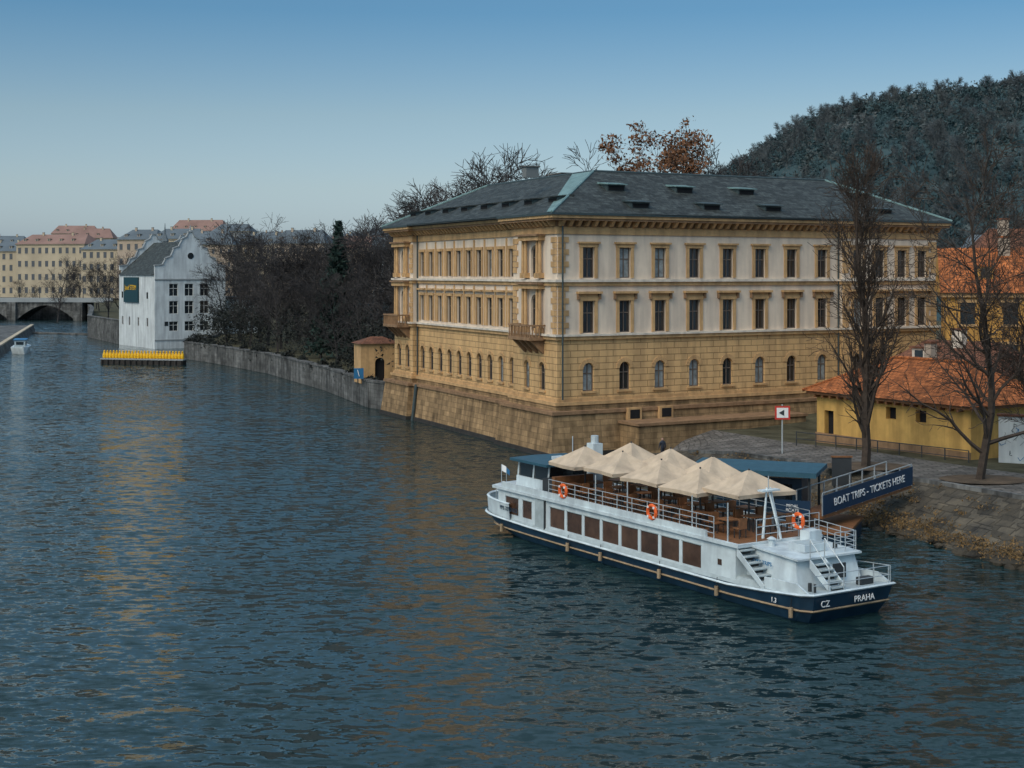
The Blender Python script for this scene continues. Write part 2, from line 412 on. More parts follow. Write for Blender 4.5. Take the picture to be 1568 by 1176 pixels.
PL.prism(offset(foot, .25), 3.45, 3.85, 'sandstone')
PL.prism(offset(foot, 1.37), -1.5, .35, 'timber_dark', offset(foot, 1.2))
PL.box(FRt, 4.6, 21.0, .9, 3.6, -.5, 2.35, 'sandstone'); PL.box(FRt, 4.45, 21.1, .9, 3.75, 2.35, 2.55, 'trim_dark')
for c in (5.9, 8.9):
    PL.box(FRt, c-.65, c+.65, .8, 1.12, 2.55, 3.5, 'trim_cream'); PL.box(FRt, c-.45, c+.45, 1.12, 1.14, 2.65, 3.35, 'dark_interior')
D = pal['drain_pipes']
D.cyl(FRt(-.2, .3, 4.3), FRt(-.2, .3, 17.9), .07, 'copper_dark'); D.cyl(FRt(27.6, .15, 3.9), FRt(27.6, .15, 17.9), .07, 'copper_dark')
D.cyl(FLt(8.2, .15, 4.3), FLt(8.2, .15, 17.9), .07, 'copper_dark'); D.cyl(FLt(30.9, .15, 4.2), FLt(30.9, .15, 17.9), .07, 'copper_dark')
D.cyl(FLt(29.2, 1.35, -.5), FLt(29.2, .9, 3.4), .16, 'copper_dark')
pal.done()

# ============================================================ TERRAIN
S_ = [(8.0, 108.5, -.4), (9.3, 102, -.4), (11.5, 94, -.4), (15.0, 87, -.4), (18.6, 80, -.4), (20.2, 75.5, -.4), (24.0, 66, -.4), (32, 56, -.4), (60, 40, -.4)]
T_ = [(12, 107.5, .6), (12.8, 102, 1.2), (15.0, 95.5, 1.9), (18.5, 89, 2.1), (21.5, 83.5, 2.2), (23.6, 80, 2.25), (27.3, 73, 2.3), (37, 62, 2.3), (66, 46, 2.3)]
I_ = [(15, 114, 1.6), (17, 107, 1.9), (19.5, 100, 2.1), (23.2, 94, 2.3), (26, 88, 2.36), (28.6, 84, 2.36), (33, 77, 2.4), (44, 66, 2.4), (74, 52, 2.4)]
def subdiv_line(L, k):
    out = []
    for i in range(len(L)-1):
        for j in range(k):
            t = j/k; out.append(tuple(L[i][m]*(1-t)+L[i+1][m]*t for m in range(3)))
    out.append(L[-1]); return out
def strip(mb, A, B, mat, n=6, k=6, jit=.1, jends=False):
    A = subdiv_line(A, k); B = subdiv_line(B, k)
    rows = []
    for j in range(n+1):
        t = j/n; row = []
        for a, b in zip(A, B):
            zz = (1-t)*a[2]+t*b[2]+(R.uniform(-jit, jit) if 0 < j < n else 0)
            row.append((a[0]*(1-t)+b[0]*t, a[1]*(1-t)+b[1]*t, zz))
        rows.append(row)
    mb.loft(rows, mat, cap=False, closed=False)
bk = MB('river_bank'); strip(bk, S_, T_, 'bank_stone', 6, 6, .1); bk.build(smooth=True)
pv = MB('paved_quay_path'); strip(pv, T_, I_, 'paving', 4, 4, .0); pv.build()
kb = MB('quay_kerb')
TL = subdiv_line(T_[1:], 4)
for a, b in zip(TL[:-1], TL[1:]):
    A = Vector(a); B = Vector(b); nn = Vector((B-A).cross(Vector((0, 0, 1)))).normalized()*.18; z = Vector((0, 0, .13)); lo = Vector((0, 0, -.1))
    B2 = A+(B-A)*.985
    kb.hexa([A-nn+lo, B2-nn+lo, B2+nn+lo, A+nn+lo, A-nn+z, B2-nn+z, B2+nn+z, A+nn+z], 'stone_grey')
kb.build()
land = [p for p in I_]+[(400, 20, 2.4), (1500, 300, 2.4), (3000, 6000, 2.4), (-3000, 6000, 2.4), (-3000, 430, 2.4), (-128, 430, 2.4), (-112, 380, 2.4), (-92, 310, 2.4), (-76.5, 279, 2.4),
        (-60, 270, 2.4), (-53.5, 255, 2.4), (-53, 232, 2.4), (-46, 221, 2.4), (-33.5, 198, 2.4), (-22, 170, 2.4), (-14.5, 148, 2.4), (-12, 143, 2.4), (4, 130, 2.4)]
tri = geometry.tessellate_polygon([[Vector(p) for p in land]])
me = bpy.data.meshes.new('ground'); me.from_pydata(land, [], [tuple(t) for t in tri]); me.materials.append(MATS['grass_dry'])
ob = bpy.data.objects.new('ground', me); scene.collection.objects.link(ob)

ew = MB('embankment_wall')
def wallline(mb, pts, z0, z1, th, mat, cop):
    for (a, b) in zip(pts[:-1], pts[1:]):
        d = Vector(b)-Vector(a); l = d.length; d.normalize()
        f = Fr(a, tuple(d), (-d.y, d.x))
        mb.box(f, 0, l, -.3, th, z0, z1, mat); mb.box(f, -.02, l, -.4, th+.1, z1, z1+.18, cop)
wallline(ew, [(-12.4, 145), (-14.5, 148), (-22, 170), (-33.5, 198), (-46, 221), (-53, 232), (-53.5, 255), (-55, 268)], -1, 2.7, .5, 'stone_grey', 'stone_grey')
ew.build()
ew2 = MB('embankment_wall'); wallline(ew2, [(-76.5, 279), (-92, 310), (-112, 380), (-128, 430), (-330, 430)], -1, 4.6, .5, 'stone_grey', 'stone_grey'); ew2.build()

def water():
    me = bpy.data.meshes.new('water')
    me.from_pydata([(-3000, -300, 0), (3000, -300, 0), (3000, 3000, 0), (-3000, 3000, 0)], [], [(0, 1, 2, 3)])
    m = bpy.data.materials.new('river_water'); m.use_nodes = True; nt = m.node_tree; N = nt.nodes; L = nt.links
    b = N['Principled BSDF']; b.inputs['Base Color'].default_value = (.012, .030, .032, 1); b.inputs['Roughness'].default_value = .06
    b.inputs['IOR'].default_value = 1.34
    tc = N.new('ShaderNodeTexCoord')
    def noise(sc, rot, det, scx=(1, 1, 1), dist=0, out='Color'):
        mp = N.new('ShaderNodeMapping'); mp.inputs['Rotation'].default_value = (0, 0, rot); mp.inputs['Scale'].default_value = scx
        n = N.new('ShaderNodeTexNoise'); n.inputs['Scale'].default_value = sc; n.inputs['Detail'].default_value = det; n.inputs['Distortion'].default_value = dist
        L.new(tc.outputs['Object'], mp.inputs['Vector']); L.new(mp.outputs[0], n.inputs['Vector']); return n.outputs[out]
    def vm(op, a, bb, sc=None):
        v = N.new('ShaderNodeVectorMath'); v.operation = op
        L.new(a, v.inputs[0])
        if sc is not None: L.new(sc, v.inputs['Scale'])
        elif isinstance(bb, tuple): v.inputs[1].default_value = bb
        elif bb is not None: L.new(bb, v.inputs[1])
        return v.outputs[0]
    c1 = vm('SUBTRACT', noise(.7, .30, 2, (.6, 1.3, 1), .5), (.5, .5, .5))
    c2 = vm('SUBTRACT', noise(2.1, -.2, 2, (.6, 1.3, 1), .5), (.5, .5, .5))
    c3 = vm('SUBTRACT', noise(6.5, .2, 2, (.7, 1.2, 1), .2), (.5, .5, .5))
    s = vm('ADD', vm('MULTIPLY', c1, (.40, .70, 0)), vm('MULTIPLY', c2, (.75, 1.6, 0)))
    s = vm('ADD', s, vm('MULTIPLY', c3, (.35, .50, 0)))
    mr = N.new('ShaderNodeMapRange'); mr.inputs[1].default_value = .38; mr.inputs[2].default_value = .62; mr.inputs[3].default_value = .6; mr.inputs[4].default_value = 1.15
    L.new(noise(.03, .5, 4, (.6, 1.8, 1), 1.2, 'Fac'), mr.inputs[0])
    s = vm('SCALE', s, None, mr.outputs[0])
    nn = vm('NORMALIZE', vm('ADD', s, (0, 0, 1)), None)
    L.new(nn, b.inputs['Normal'])
    me.materials.append(m); o = bpy.data.objects.new('water', me); scene.collection.objects.link(o)
water()

# ============================================================ HILLS
HX = [-600, -200, -60, 0, 60, 100, 116, 145, 171, 189, 226, 288, 420, 700, 1200]
HZ = [2.3, 2.3, 2.3, 22, 42, 56, 64, 82, 94, 99, 107, 115, 118, 100, 70]
def hill(x, y):
    t = min(1, max(0, (y-330)/470)); t = t*t*(3-2*t)
    return 2.3+(np.interp(x, HX, HZ)-2.3)*t + 2.5*math.sin(x*.05+y*.03)*t*min(1, max(0, (x+60)/60))
xs = np.linspace(-60, 1000, 61); ys = np.linspace(330, 1300, 50)
hm = MB('wooded_hill')
hm.loft([[(x, y, hill(x, y)-(.3 if y < 335 else 0)) for x in xs] for y in ys], 'forest_hazed_blue', cap=False, closed=False)
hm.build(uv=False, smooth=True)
fh = MB('distant_hills')
rowsx = np.linspace(-3500, 3500, 90)
def ridge(x): return 80+22*math.sin(x*.0021+1)+12*math.sin(x*.006+2)+5*math.sin(x*.017)
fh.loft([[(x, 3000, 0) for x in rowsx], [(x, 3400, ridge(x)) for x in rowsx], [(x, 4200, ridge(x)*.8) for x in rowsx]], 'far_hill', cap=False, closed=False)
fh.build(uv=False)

def cloud_mesh(name, centers, radii, n, leaf, mat, flat=1.0, parent=None, shell=.5):
    cs = []
    for c, r in zip(centers, radii):
        d = rng.normal(size=(n, 3)); d /= np.linalg.norm(d, axis=1)[:, None]
        rr = (shell+(1-shell)*rng.random(n)**.5)[:, None]
        cs.append(np.array(c)+d*rr*np.array(r))
    P = np.concatenate(cs); k = len(P)
    v = rng.normal(size=(k, 3, 3))*leaf*.6
    V = (P[:, None, :]+v).reshape(-1, 3)
    F = np.arange(k*3).reshape(-1, 3)
    me = bpy.data.meshes.new(name); me.from_pydata(V.tolist(), [], F.tolist()); me.materials.append(MATS[mat])
    o = bpy.data.objects.new(name, me); scene.collection.objects.link(o)
    if parent: o.parent = parent
    return o
fe = bpy.data.objects.new('hill_forest', None); scene.collection.objects.link(fe)
for mat, cnt in (('forest_hazed_blue', 1500), ('forest_hazed_brown', 700)):
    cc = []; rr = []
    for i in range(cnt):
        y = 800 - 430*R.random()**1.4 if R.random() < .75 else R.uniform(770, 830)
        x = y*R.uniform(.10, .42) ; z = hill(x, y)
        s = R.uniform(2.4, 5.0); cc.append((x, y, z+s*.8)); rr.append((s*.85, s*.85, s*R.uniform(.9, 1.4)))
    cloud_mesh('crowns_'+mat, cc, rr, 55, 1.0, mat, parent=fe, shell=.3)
hw = Group('hill_stone_wall')
for i in range(12):
    x = 140+i*4.2; y = 760+i*1.0
    hw['wall'].box(WF, x, x+3.9, y-30, y-29, hill(x, y-30), hill(x, y-30)+5.2-(i % 3)*.8, 'ruin_stone')
hw.done()

# ============================================================ TREES
def segs_mesh(segs, mat, name, n=4):
    A = np.array([s[0] for s in segs]); B = np.array([s[1] for s in segs]); ra = np.array([s[2] for s in segs]); rb = np.array([s[3] for s in segs])
    d = B-A; d /= np.maximum(np.linalg.norm(d, axis=1), 1e-6)[:, None]
    t = np.where(np.abs(d[:, :1]) < .8, np.array([[1., 0, 0]]), np.array([[0, 1., 0]]))
    u = np.cross(d, t); u /= np.linalg.norm(u, axis=1)[:, None]; w = np.cross(d, u)
    V = []
    for P, r in ((A, ra), (B, rb)):
        for k in range(n):
            a = 2*math.pi*k/n; V.append(P+(u*math.cos(a)+w*math.sin(a))*r[:, None])
    V = np.stack(V, 1).reshape(-1, 3); m = len(segs); base = np.arange(m)[:, None]*2*n
    F = np.concatenate([np.concatenate([base+k, base+(k+1) % n, base+n+(k+1) % n, base+n+k], 1) for k in range(n)])
    me = bpy.data.meshes.new(name); me.from_pydata(V.tolist(), [], F.tolist()); me.materials.append(MATS[mat])
    return me
def tree_segs(seed, H, r0, ang, lens, nch, start, up, wob, rmin, nseg=(12, 6, 4, 3), fall=.55):
    r_ = random.Random(seed); segs = []; tips = []
    def grow(p, d, L, r, lev):
        n = nseg[lev]; st = L/n
        for i in range(n):
            d = (d+Vector((r_.gauss(0, 1), r_.gauss(0, 1), r_.gauss(0, 1)))*wob[lev]+Vector((0, 0, up[lev]))).normalized()
            q = p+d*st; ra = max(rmin, r*(1-.85*i/n)); rb = max(rmin*.7, r*(1-.85*(i+1)/n))
            segs.append((tuple(p), tuple(q), ra, rb)); f = (i+1)/n
            if lev < 3 and f >= start[lev]:
                for _ in range(nch[lev]):
                    az = r_.uniform(0, 2*math.pi); a = ang[lev]*r_.uniform(.7, 1.25)
                    t = d.orthogonal().normalized(); t.rotate(Matrix.Rotation(az, 3, d))
                    nd = (d*math.cos(a)+t*math.sin(a)).normalized()
                    grow(q if lev else q-d*st*r_.random(), nd, lens[lev]*r_.uniform(.6, 1.15)*(1-.45*f if lev else (1-fall*f)), max(rmin, rb*.55), lev+1)
            p = q
        tips.append(tuple(p))
    grow(Vector((0, 0, 0)), Vector((0, 0, 1)), H, r0, 0)
    return segs, tips
def put(me, name, loc, rz=0, sc=1, parent=None):
    o = bpy.data.objects.new(name, me); o.location = loc; o.rotation_euler = (0, 0, rz); o.scale = (sc, sc, sc) if not isinstance(sc, tuple) else sc
    scene.collection.objects.link(o)
    if parent: o.parent = parent
    return o
s1, _ = tree_segs(14, 17.8, .29, (.5, .55, .7), (6.6, 2.6, 1.0), (4, 2, 1), (.12, .2, .25), (.04, .085, .05, .02), (.05, .10, .18, .22), .016, nseg=(13, 7, 4, 3), fall=.68)
put(segs_mesh(s1, 'bark', 'columnar_tree'), 'columnar_bare_tree', (21.3, 85.7, 2.1))
s2, _ = tree_segs(23, 16.0, .27, (.9, .65, .7), (8.0, 3.2, 1.2), (3, 2, 1), (.12, .25, .25), (.05, .04, .015, .0), (.07, .12, .2, .25), .016, nseg=(12, 7, 4, 3))
m2m = segs_mesh(s2, 'bark', 'broad_tree')
put(m2m, 'bare_tree', (26.4, 80.3, 2.2))
put(m2m, 'bare_tree', (34.8, 97, 2.3), 2.1, .85)
s4, _ = tree_segs(29, 9, .15, (.8, .6, .6), (4.2, 2.0, .9), (3, 2, 2), (.2, .3, .3), (.05, .05, .02, .0), (.05, .11, .2, .25), .014)
put(segs_mesh(s4, 'bark', 'broad_tree_b'), 'bare_tree', (31.5, 84, 2.3))
var = []; vhill = []
for i in range(4):
    sg, tp = tree_segs(40+i, 14, .26, (.8, .65, .65), (7.0, 3.2, 1.6), (3, 2, 2), (.22, .25, .3), (.04, .06, .03, .0), (.07, .12, .2, .25), .024, nseg=(9, 5, 4, 2))
    var.append(segs_mesh(sg, 'bark_far', 'far_tree_mesh', 3))
for i in range(2):
    sg, tp = tree_segs(60+i, 13, .3, (.8, .65, .65), (6.0, 3.0, 1.6), (3, 2, 1), (.25, .25, .3), (.04, .06, .03, .0), (.07, .12, .2, .25), .06, nseg=(8, 4, 3, 2))
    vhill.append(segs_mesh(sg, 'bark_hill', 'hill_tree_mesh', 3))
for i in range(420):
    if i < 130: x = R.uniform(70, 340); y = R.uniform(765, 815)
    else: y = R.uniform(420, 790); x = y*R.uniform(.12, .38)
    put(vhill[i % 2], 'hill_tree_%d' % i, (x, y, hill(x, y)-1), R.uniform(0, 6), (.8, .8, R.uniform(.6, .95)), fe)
tm = bpy.data.objects.new('riverside_tree_mass', None); scene.collection.objects.link(tm)
TP_ = [(-12, 160, 1.45), (-8, 168, 1.75), (-3, 172, 1.8), (-15, 175, 1.5), (-20, 182, 1.3), (-26, 190, 1.15), (-24, 200, 1.3), (-32, 207, 1.15), (-30, 220, 1.3), (-38, 214, 1.1), (-42, 226, 1.2),
       (-45, 236, 1.3), (-49, 240, 1.4), (-48, 252, 1.45), (-40, 245, 1.2), (-15, 190, 1.5), (-4, 185, 1.7), (-35, 235, 1.2), (-28, 240, 1.3), (-18, 215, 1.4), (-10, 205, 1.6), (-50, 262, 1.2), (-43, 262, 1.3), (-20, 250, 1.4),
       (-25, 179, .8), (-29, 192, .8), (-37, 205, .8), (-44, 221, .8), (-50, 233, .9), (-17, 158, .8), (-21, 170, .75), (-22, 186, 1.1), (-27, 199, 1.1), (-34, 214, 1.1), (-40, 232, 1.1)]
for i, (x, y, s) in enumerate(TP_):
    s *= .9
    put(var[i % 4], 'tree_%d' % i, (x+3.0, y+1.5, 2.3), R.uniform(0, 6), (s*1.1, s*1.1, s), tm)
cc = []; rr = []
pts = [(-14.5, 148), (-22, 170), (-33.5, 198), (-46, 221), (-53, 232), (-53.5, 255)]
for a, b in zip(pts[:-1], pts[1:]):
    for k in range(18):
        t = R.random(); s = R.uniform(1.5, 3.2)
        cc.append((a[0]*(1-t)+b[0]*t+R.uniform(2, 9), a[1]*(1-t)+b[1]*t+R.uniform(0, 6), 2.5+R.uniform(.5, 5.5))); rr.append((s, s, s))
    for k in range(8):
        t = R.random(); s = R.uniform(.5, 1.1)
        cc.append((a[0]*(1-t)+b[0]*t+.3, a[1]*(1-t)+b[1]*t, 2.2+R.uniform(-.4, .8))); rr.append((s, s, s))
cloud_mesh('riverside_shrubs', cc, rr, 240, .22, 'leaf_dark', shell=.2)
def conifer(name, loc, H, w, mat='conifer_green'):
    e = Group(name); e['trunk'].cyl(loc, (loc[0], loc[1], loc[2]+H*.95), .25, 'bark', .04)
    n = 5500; h = rng.random(n)**1.3; ang = rng.random(n)*6.283; rad = (1-h)*w*(.35+.65*rng.random(n))*(0.7+.3*np.sin(h*60+3*np.sin(ang*2)))
    P = np.stack([loc[0]+rad*np.cos(ang), loc[1]+rad*np.sin(ang), loc[2]+H*(.1+.9*h)-rad*.25], 1)
    V = (P[:, None, :]+rng.normal(size=(n, 3, 3))*.26).reshape(-1, 3)
    me = bpy.data.meshes.new('foliage'); me.from_pydata(V.tolist(), [], np.arange(n*3).reshape(-1, 3).tolist()); me.materials.append(MATS[mat])
    o = bpy.data.objects.new('foliage', me); scene.collection.objects.link(o); o.parent = e.e
    e.done()
conifer('conifer_tree', (-23.5, 193, 2.3), 18.5, 5.6)
sg, tp = tree_segs(77, 22, .4, (.9, .6, .6), (10.5, 3.8, 1.5), (4, 2, 2), (.35, .3, .3), (.04, .05, .02, .0), (.06, .12, .2, .25), .024, nseg=(10, 5, 4, 2), fall=.4)
oe = bpy.data.objects.new('brown_leaved_tree', None); scene.collection.objects.link(oe)
bx, by = 17.0, 160
put(segs_mesh(sg, 'bark_far', 'branches', 3), 'branches', (bx, by, 2.3), 0, 1, oe)
sel = [t for t in tp if R.random() < .85]
cloud_mesh('leaves', [(bx+t[0], by+t[1], 2.3+t[2]) for t in sel], [(.9, .9, .7)]*len(sel), 12, .26, 'leaf_brown', parent=oe, shell=.1)
put(var[1], 'bare_tree', (8.5, 165, 3), 1, 1.5); put(var[2], 'bare_tree', (24, 170, 4), 2, 1.5); put(var[0], 'bare_tree', (5, 172, 3), 1, 1.45)
tl = bpy.data.objects.new('distant_tree_row', None); scene.collection.objects.link(tl)
for i in range(10):
    x = -128+R.uniform(-12, 14)+i*1.5; put(var[i % 4], 'tree_%d' % i, (x, 436+R.uniform(0, 30), 2.4), R.uniform(0, 6), R.uniform(.7, .95), tl)
for i in range(10):
    put(var[i % 4], 'tree_c%d' % i, (-210+i*7, 455+R.uniform(0, 20), 2.4), R.uniform(0, 6), R.uniform(.4, .6), tl)
for i in range(26):
    put(var[i % 4], 'tree_b%d' % i, (-105+i*4+R.uniform(-2, 2), 330+R.uniform(0, 60), 2.4), R.uniform(0, 6), R.uniform(.85, 1.1), tl)

# ============================================================ HOUSES
def house(name, o, ang, L, Dp, H, rh, wm, rm, floors, cols, z0=2.3, ww=1.1, wh=1.7, hip=0.0, wmat='far_window', chim=2, trim='far_cream', cm=None):
    g = Group(name); ca, sa = math.cos(ang), math.sin(ang)
    f = Fr(o, (ca, sa), (sa, -ca))
    g['walls'].box(f, 0, L, -Dp, 0, z0, z0+H, wm)
    g['cornice'].box(f, -.3, L+.3, -Dp-.3, .35, z0+H, z0+H+.35, trim)
    zr = z0+H+.35
    R0 = [f(-.5, .6, zr), f(L+.5, .6, zr), f(L+.5, -Dp-.6, zr), f(-.5, -Dp-.6, zr)]
    a = f(hip, -Dp/2, zr+rh); b = f(L-hip, -Dp/2, zr+rh)
    if hip <= 0: a = f(-.5, -Dp/2, zr+rh); b = f(L+.5, -Dp/2, zr+rh)
    r = g['roof']; r.poly([R0[0], R0[1], b, a], rm); r.poly([R0[2], R0[3], a, b], rm)
    r.poly([R0[1], R0[2], b], rm if hip > 0 else wm); r.poly([R0[3], R0[0], a], rm if hip > 0 else wm)
    r.poly(R0, rm)
    fh_ = H/floors
    for i in range(floors):
        for j in range(cols):
            c = (j+.5)*L/cols; zc = z0+i*fh_+fh_*.35
            g['windows'].box(f, c-ww/2, c+ww/2, .0, .04, zc, zc+wh, wmat)
            g['surrounds'].box(f, c-ww/2-.25, c+ww/2+.25, .0, .12, zc+wh, zc+wh+.25, trim); g['surrounds'].box(f, c-ww/2-.2, c+ww/2+.2, .0, .14, zc-.18, zc, trim)
    if floors > 1: g['surrounds'].box(f, -.02, L+.02, -.1, .12, z0+fh_-.1, z0+fh_+.15, trim)
    nd = max(1, int(Dp/4))
    for sd in (0, 1):
        for i in range(floors):
            for j in range(nd):
                c = -(j+.5)*Dp/nd; zc = z0+i*fh_+fh_*.35
                if sd: g['windows'].box(f, L, L+.04, c-ww/2, c+ww/2, zc, zc+wh, wmat)
                else: g['windows'].box(f, -.04, 0, c-ww/2, c+ww/2, zc, zc+wh, wmat)
    cm = cm or wm
    for k in range(chim):
        c = L*(k+.6)/(chim+.3); g['chimneys'].box(f, c, c+.9, -Dp*.46, -Dp*.46+.6, zr+rh*.4, zr+rh+.8, cm)
        g['chimneys'].box(f, c-.08, c+.98, -Dp*.46-.08, -Dp*.46+.68, zr+rh+.8, zr+rh+.92, rm)
    for k in range(max(0, int(L/6))):
        c = 3+k*6
        if c > L-2: break
        dz = zr+rh*.3; b0 = .6-(Dp/2+.6)*.3
        g['dormers'].box(f, c-.6, c+.6, b0-1.6, b0, dz-.1, dz+1.0, wm); g['dormers'].box(f, c-.35, c+.35, b0, b0+.03, dz+.1, dz+.85, wmat)
        g['dormers'].box(f, c-.75, c+.75, b0-1.8, b0+.15, dz+1.0, dz+1.12, rm)
    g.done(); return g
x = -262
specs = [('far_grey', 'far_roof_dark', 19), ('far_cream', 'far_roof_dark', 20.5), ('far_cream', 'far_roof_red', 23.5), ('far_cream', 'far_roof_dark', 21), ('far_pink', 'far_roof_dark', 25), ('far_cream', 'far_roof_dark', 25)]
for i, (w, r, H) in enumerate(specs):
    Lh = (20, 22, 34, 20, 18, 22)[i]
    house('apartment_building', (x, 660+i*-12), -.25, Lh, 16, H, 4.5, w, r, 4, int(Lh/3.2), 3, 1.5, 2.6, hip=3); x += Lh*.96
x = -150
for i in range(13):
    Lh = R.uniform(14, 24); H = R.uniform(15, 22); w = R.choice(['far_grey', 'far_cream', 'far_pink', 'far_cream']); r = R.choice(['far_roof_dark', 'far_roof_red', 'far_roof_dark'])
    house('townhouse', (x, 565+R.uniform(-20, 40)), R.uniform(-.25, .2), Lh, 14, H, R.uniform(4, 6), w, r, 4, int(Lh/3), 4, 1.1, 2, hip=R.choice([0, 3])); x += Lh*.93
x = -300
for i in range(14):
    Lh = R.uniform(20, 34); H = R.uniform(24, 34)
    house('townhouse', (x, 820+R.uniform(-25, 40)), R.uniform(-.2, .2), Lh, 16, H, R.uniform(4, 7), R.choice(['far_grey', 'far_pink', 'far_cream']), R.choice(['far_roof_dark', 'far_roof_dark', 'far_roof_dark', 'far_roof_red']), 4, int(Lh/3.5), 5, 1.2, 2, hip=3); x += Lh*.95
for (x, y, h) in ((-132, 540, 33),):
    g = Group('church_spire'); g['tower'].box(WF, x-1.0, x+1.0, y, y+2.0, 2.3, h-7, 'far_roof_dark')
    g['spire'].loft([[(x-1.2, y-.2, h-7), (x+1.2, y-.2, h-7), (x+1.2, y+2.2, h-7), (x-1.2, y+2.2, h-7)], [(x-.3, y+.7, h-4), (x+.3, y+.7, h-4), (x+.3, y+1.3, h-4), (x-.3, y+1.3, h-4)], [(x-.05, y+.95, h), (x+.05, y+.95, h), (x+.05, y+1.05, h), (x-.05, y+1.05, h)]], 'far_roof_dark'); g.done()

br = Group('stone_arch_bridge')
fb = Fr((-126, 418), (-1, .06), (-.06, -1))
def arch_span(mb, f, s0, s1, zt, zs, rise, b0, b1, mat):
    n = 12; pts = [(s0+(s1-s0)*k/n, zs+rise*math.sin(math.pi*k/n)) for k in range(n+1)]
    for (x0, z0), (x1, z1) in zip(pts[:-1], pts[1:]):
        mb.hexa([f(x0, b0, z0), f(x1, b0, z1), f(x1, b1, z1), f(x0, b1, z0), f(x0, b0, zt), f(x1, b0, zt), f(x1, b1, zt), f(x0, b1, zt)], mat)
s = 0
for k in range(6):
    br['piers'].box(fb, s, s+2.6, -9, 1, -1, 5.4, 'stone_grey'); arch_span(br['arches'], fb, s+2.6, s+20, 5.4, .3, 4.2, -8, 0, 'stone_grey'); s += 20
br['parapet'].box(fb, -6, s, .0, .4, 5.4, 6.6, 'far_grey'); br['parapet'].box(fb, -6, s, -8.4, -8, 5.4, 6.6, 'far_grey'); br['deck'].box(fb, -6, s, -8, 0, 5.403, 5.6, 'paving')
for k in range(10): br['lamps'].cyl(fb(k*13, .2, 6.6), fb(k*13, .2, 10.4), .12, 'steel_dark', .06, 6)
br.done()
we = MB('river_weir'); we.box(Fr((-88, 318), (-.9, .43), (-.43, -.9)), 0, 90, -1, 1, -1, .35, 'stone_grey'); we.build()
pr = MB('stone_pier'); pf = Fr((-73.5, 196), (-.268, .963), (-.963, -.268))
pr.hexa([pf(0, -0, -1), pf(150, 0, -1), pf(150, 30, -1), pf(0, 30, -1), pf(0, .8, 1.5), pf(150, .8, 1.5), pf(150, 30, 1.5), pf(0, 30, 1.5)], 'stone_grey')
pr.box(pf, 0, 150, .7, 1.5, 1.5, 1.75, 'far_cream'); pr.build()
lb = Group('moored_boat'); bf = Fr((-84.0, 246), (-.268, .963), (-.963, -.268))
lb['hull'].loft([[bf(0, .3, -.2), bf(1.5, 0, -.2), bf(9, 0, -.2), bf(10.5, 1.2, -.2), bf(9, 2.4, -.2), bf(1.5, 2.4, -.2)], [bf(-.3, .5, 1.2), bf(1.5, -.3, 1.1), bf(9, -.3, 1.1), bf(11, 1.2, 1.5), bf(9, 2.7, 1.1), bf(1.5, 2.7, 1.1)]], 'boat_white')
lb['cabin'].box(bf, 2, 7, .3, 2.1, 1.1, 2.3, 'boat_deck'); lb['windows'].box(bf, 2.4, 6.6, .24, .3, 1.5, 2.0, 'window_glass'); lb['windows'].box(bf, 1.94, 2.0, .6, 1.8, 1.5, 2.0, 'window_glass'); lb['roof'].box(bf, 1.8, 7.3, .1, 2.3, 2.3, 2.42, 'sign_blue'); lb.done()

ml = Group('white_mill_building')
MF = Fr((-65.8, 262), (.83, .5578), (.5578, -.83)); ML = Fr((-65.8, 262), (-.5578, .83), (-.83, -.5578))
mw = 13.8; mdp = 20; Hh = 14.6
rows = [(3.2, 1.8), (6.4, 2.4), (9.7, 2.3)]
zb = [-1, 5.8, 9.2, Hh]
for i, (zc, wh) in enumerate(rows):
    wall_band(ml['walls'], MF, 0, mw, zb[i], zb[i+1], [(c, 1.7, zc, zc+wh, False) for c in (3.6, 6.6, 9.6)], 0, 'white_plaster')
    for c in (3.6, 6.6, 9.6):
        window_fill(ml, MF, c, 1.7, zc, zc+wh, 0, 'window_frame_white')
wall_band(ml['walls'], ML, .4, mdp, -1, Hh-1, [(c, .9, 4.0, 5.6, False) for c in (4, 9, 14, 18)], 0, 'white_plaster')
for c in (4, 9, 14, 18): window_fill(ml, ML, c, .9, 4.0, 5.6, 0)
for c in (4, 9, 14, 18): ml['windows'].box(ML, c-.4, c+.4, 0, .03, 9.2, 10.4, 'window_glass')
ml['walls'].box(MF, mw-.4, mw, -mdp, -.45, -1, Hh, 'white_plaster'); ml['walls'].box(MF, 0.4, mw-.4, -mdp, -mdp+.4, -1, Hh, 'white_plaster')
ml['string_courses'].box(MF, -.05, mw, .0, .15, 12.7, 12.95, 'far_grey'); ml['string_courses'].box(MF, -.05, mw, .0, .1, 1.5, 1.7, 'far_grey')
for c in (2.2, 11.6): ml['windows'].box(MF, c-.35, c+.35, 0, .03, 4.2, 5.0, 'window_glass')
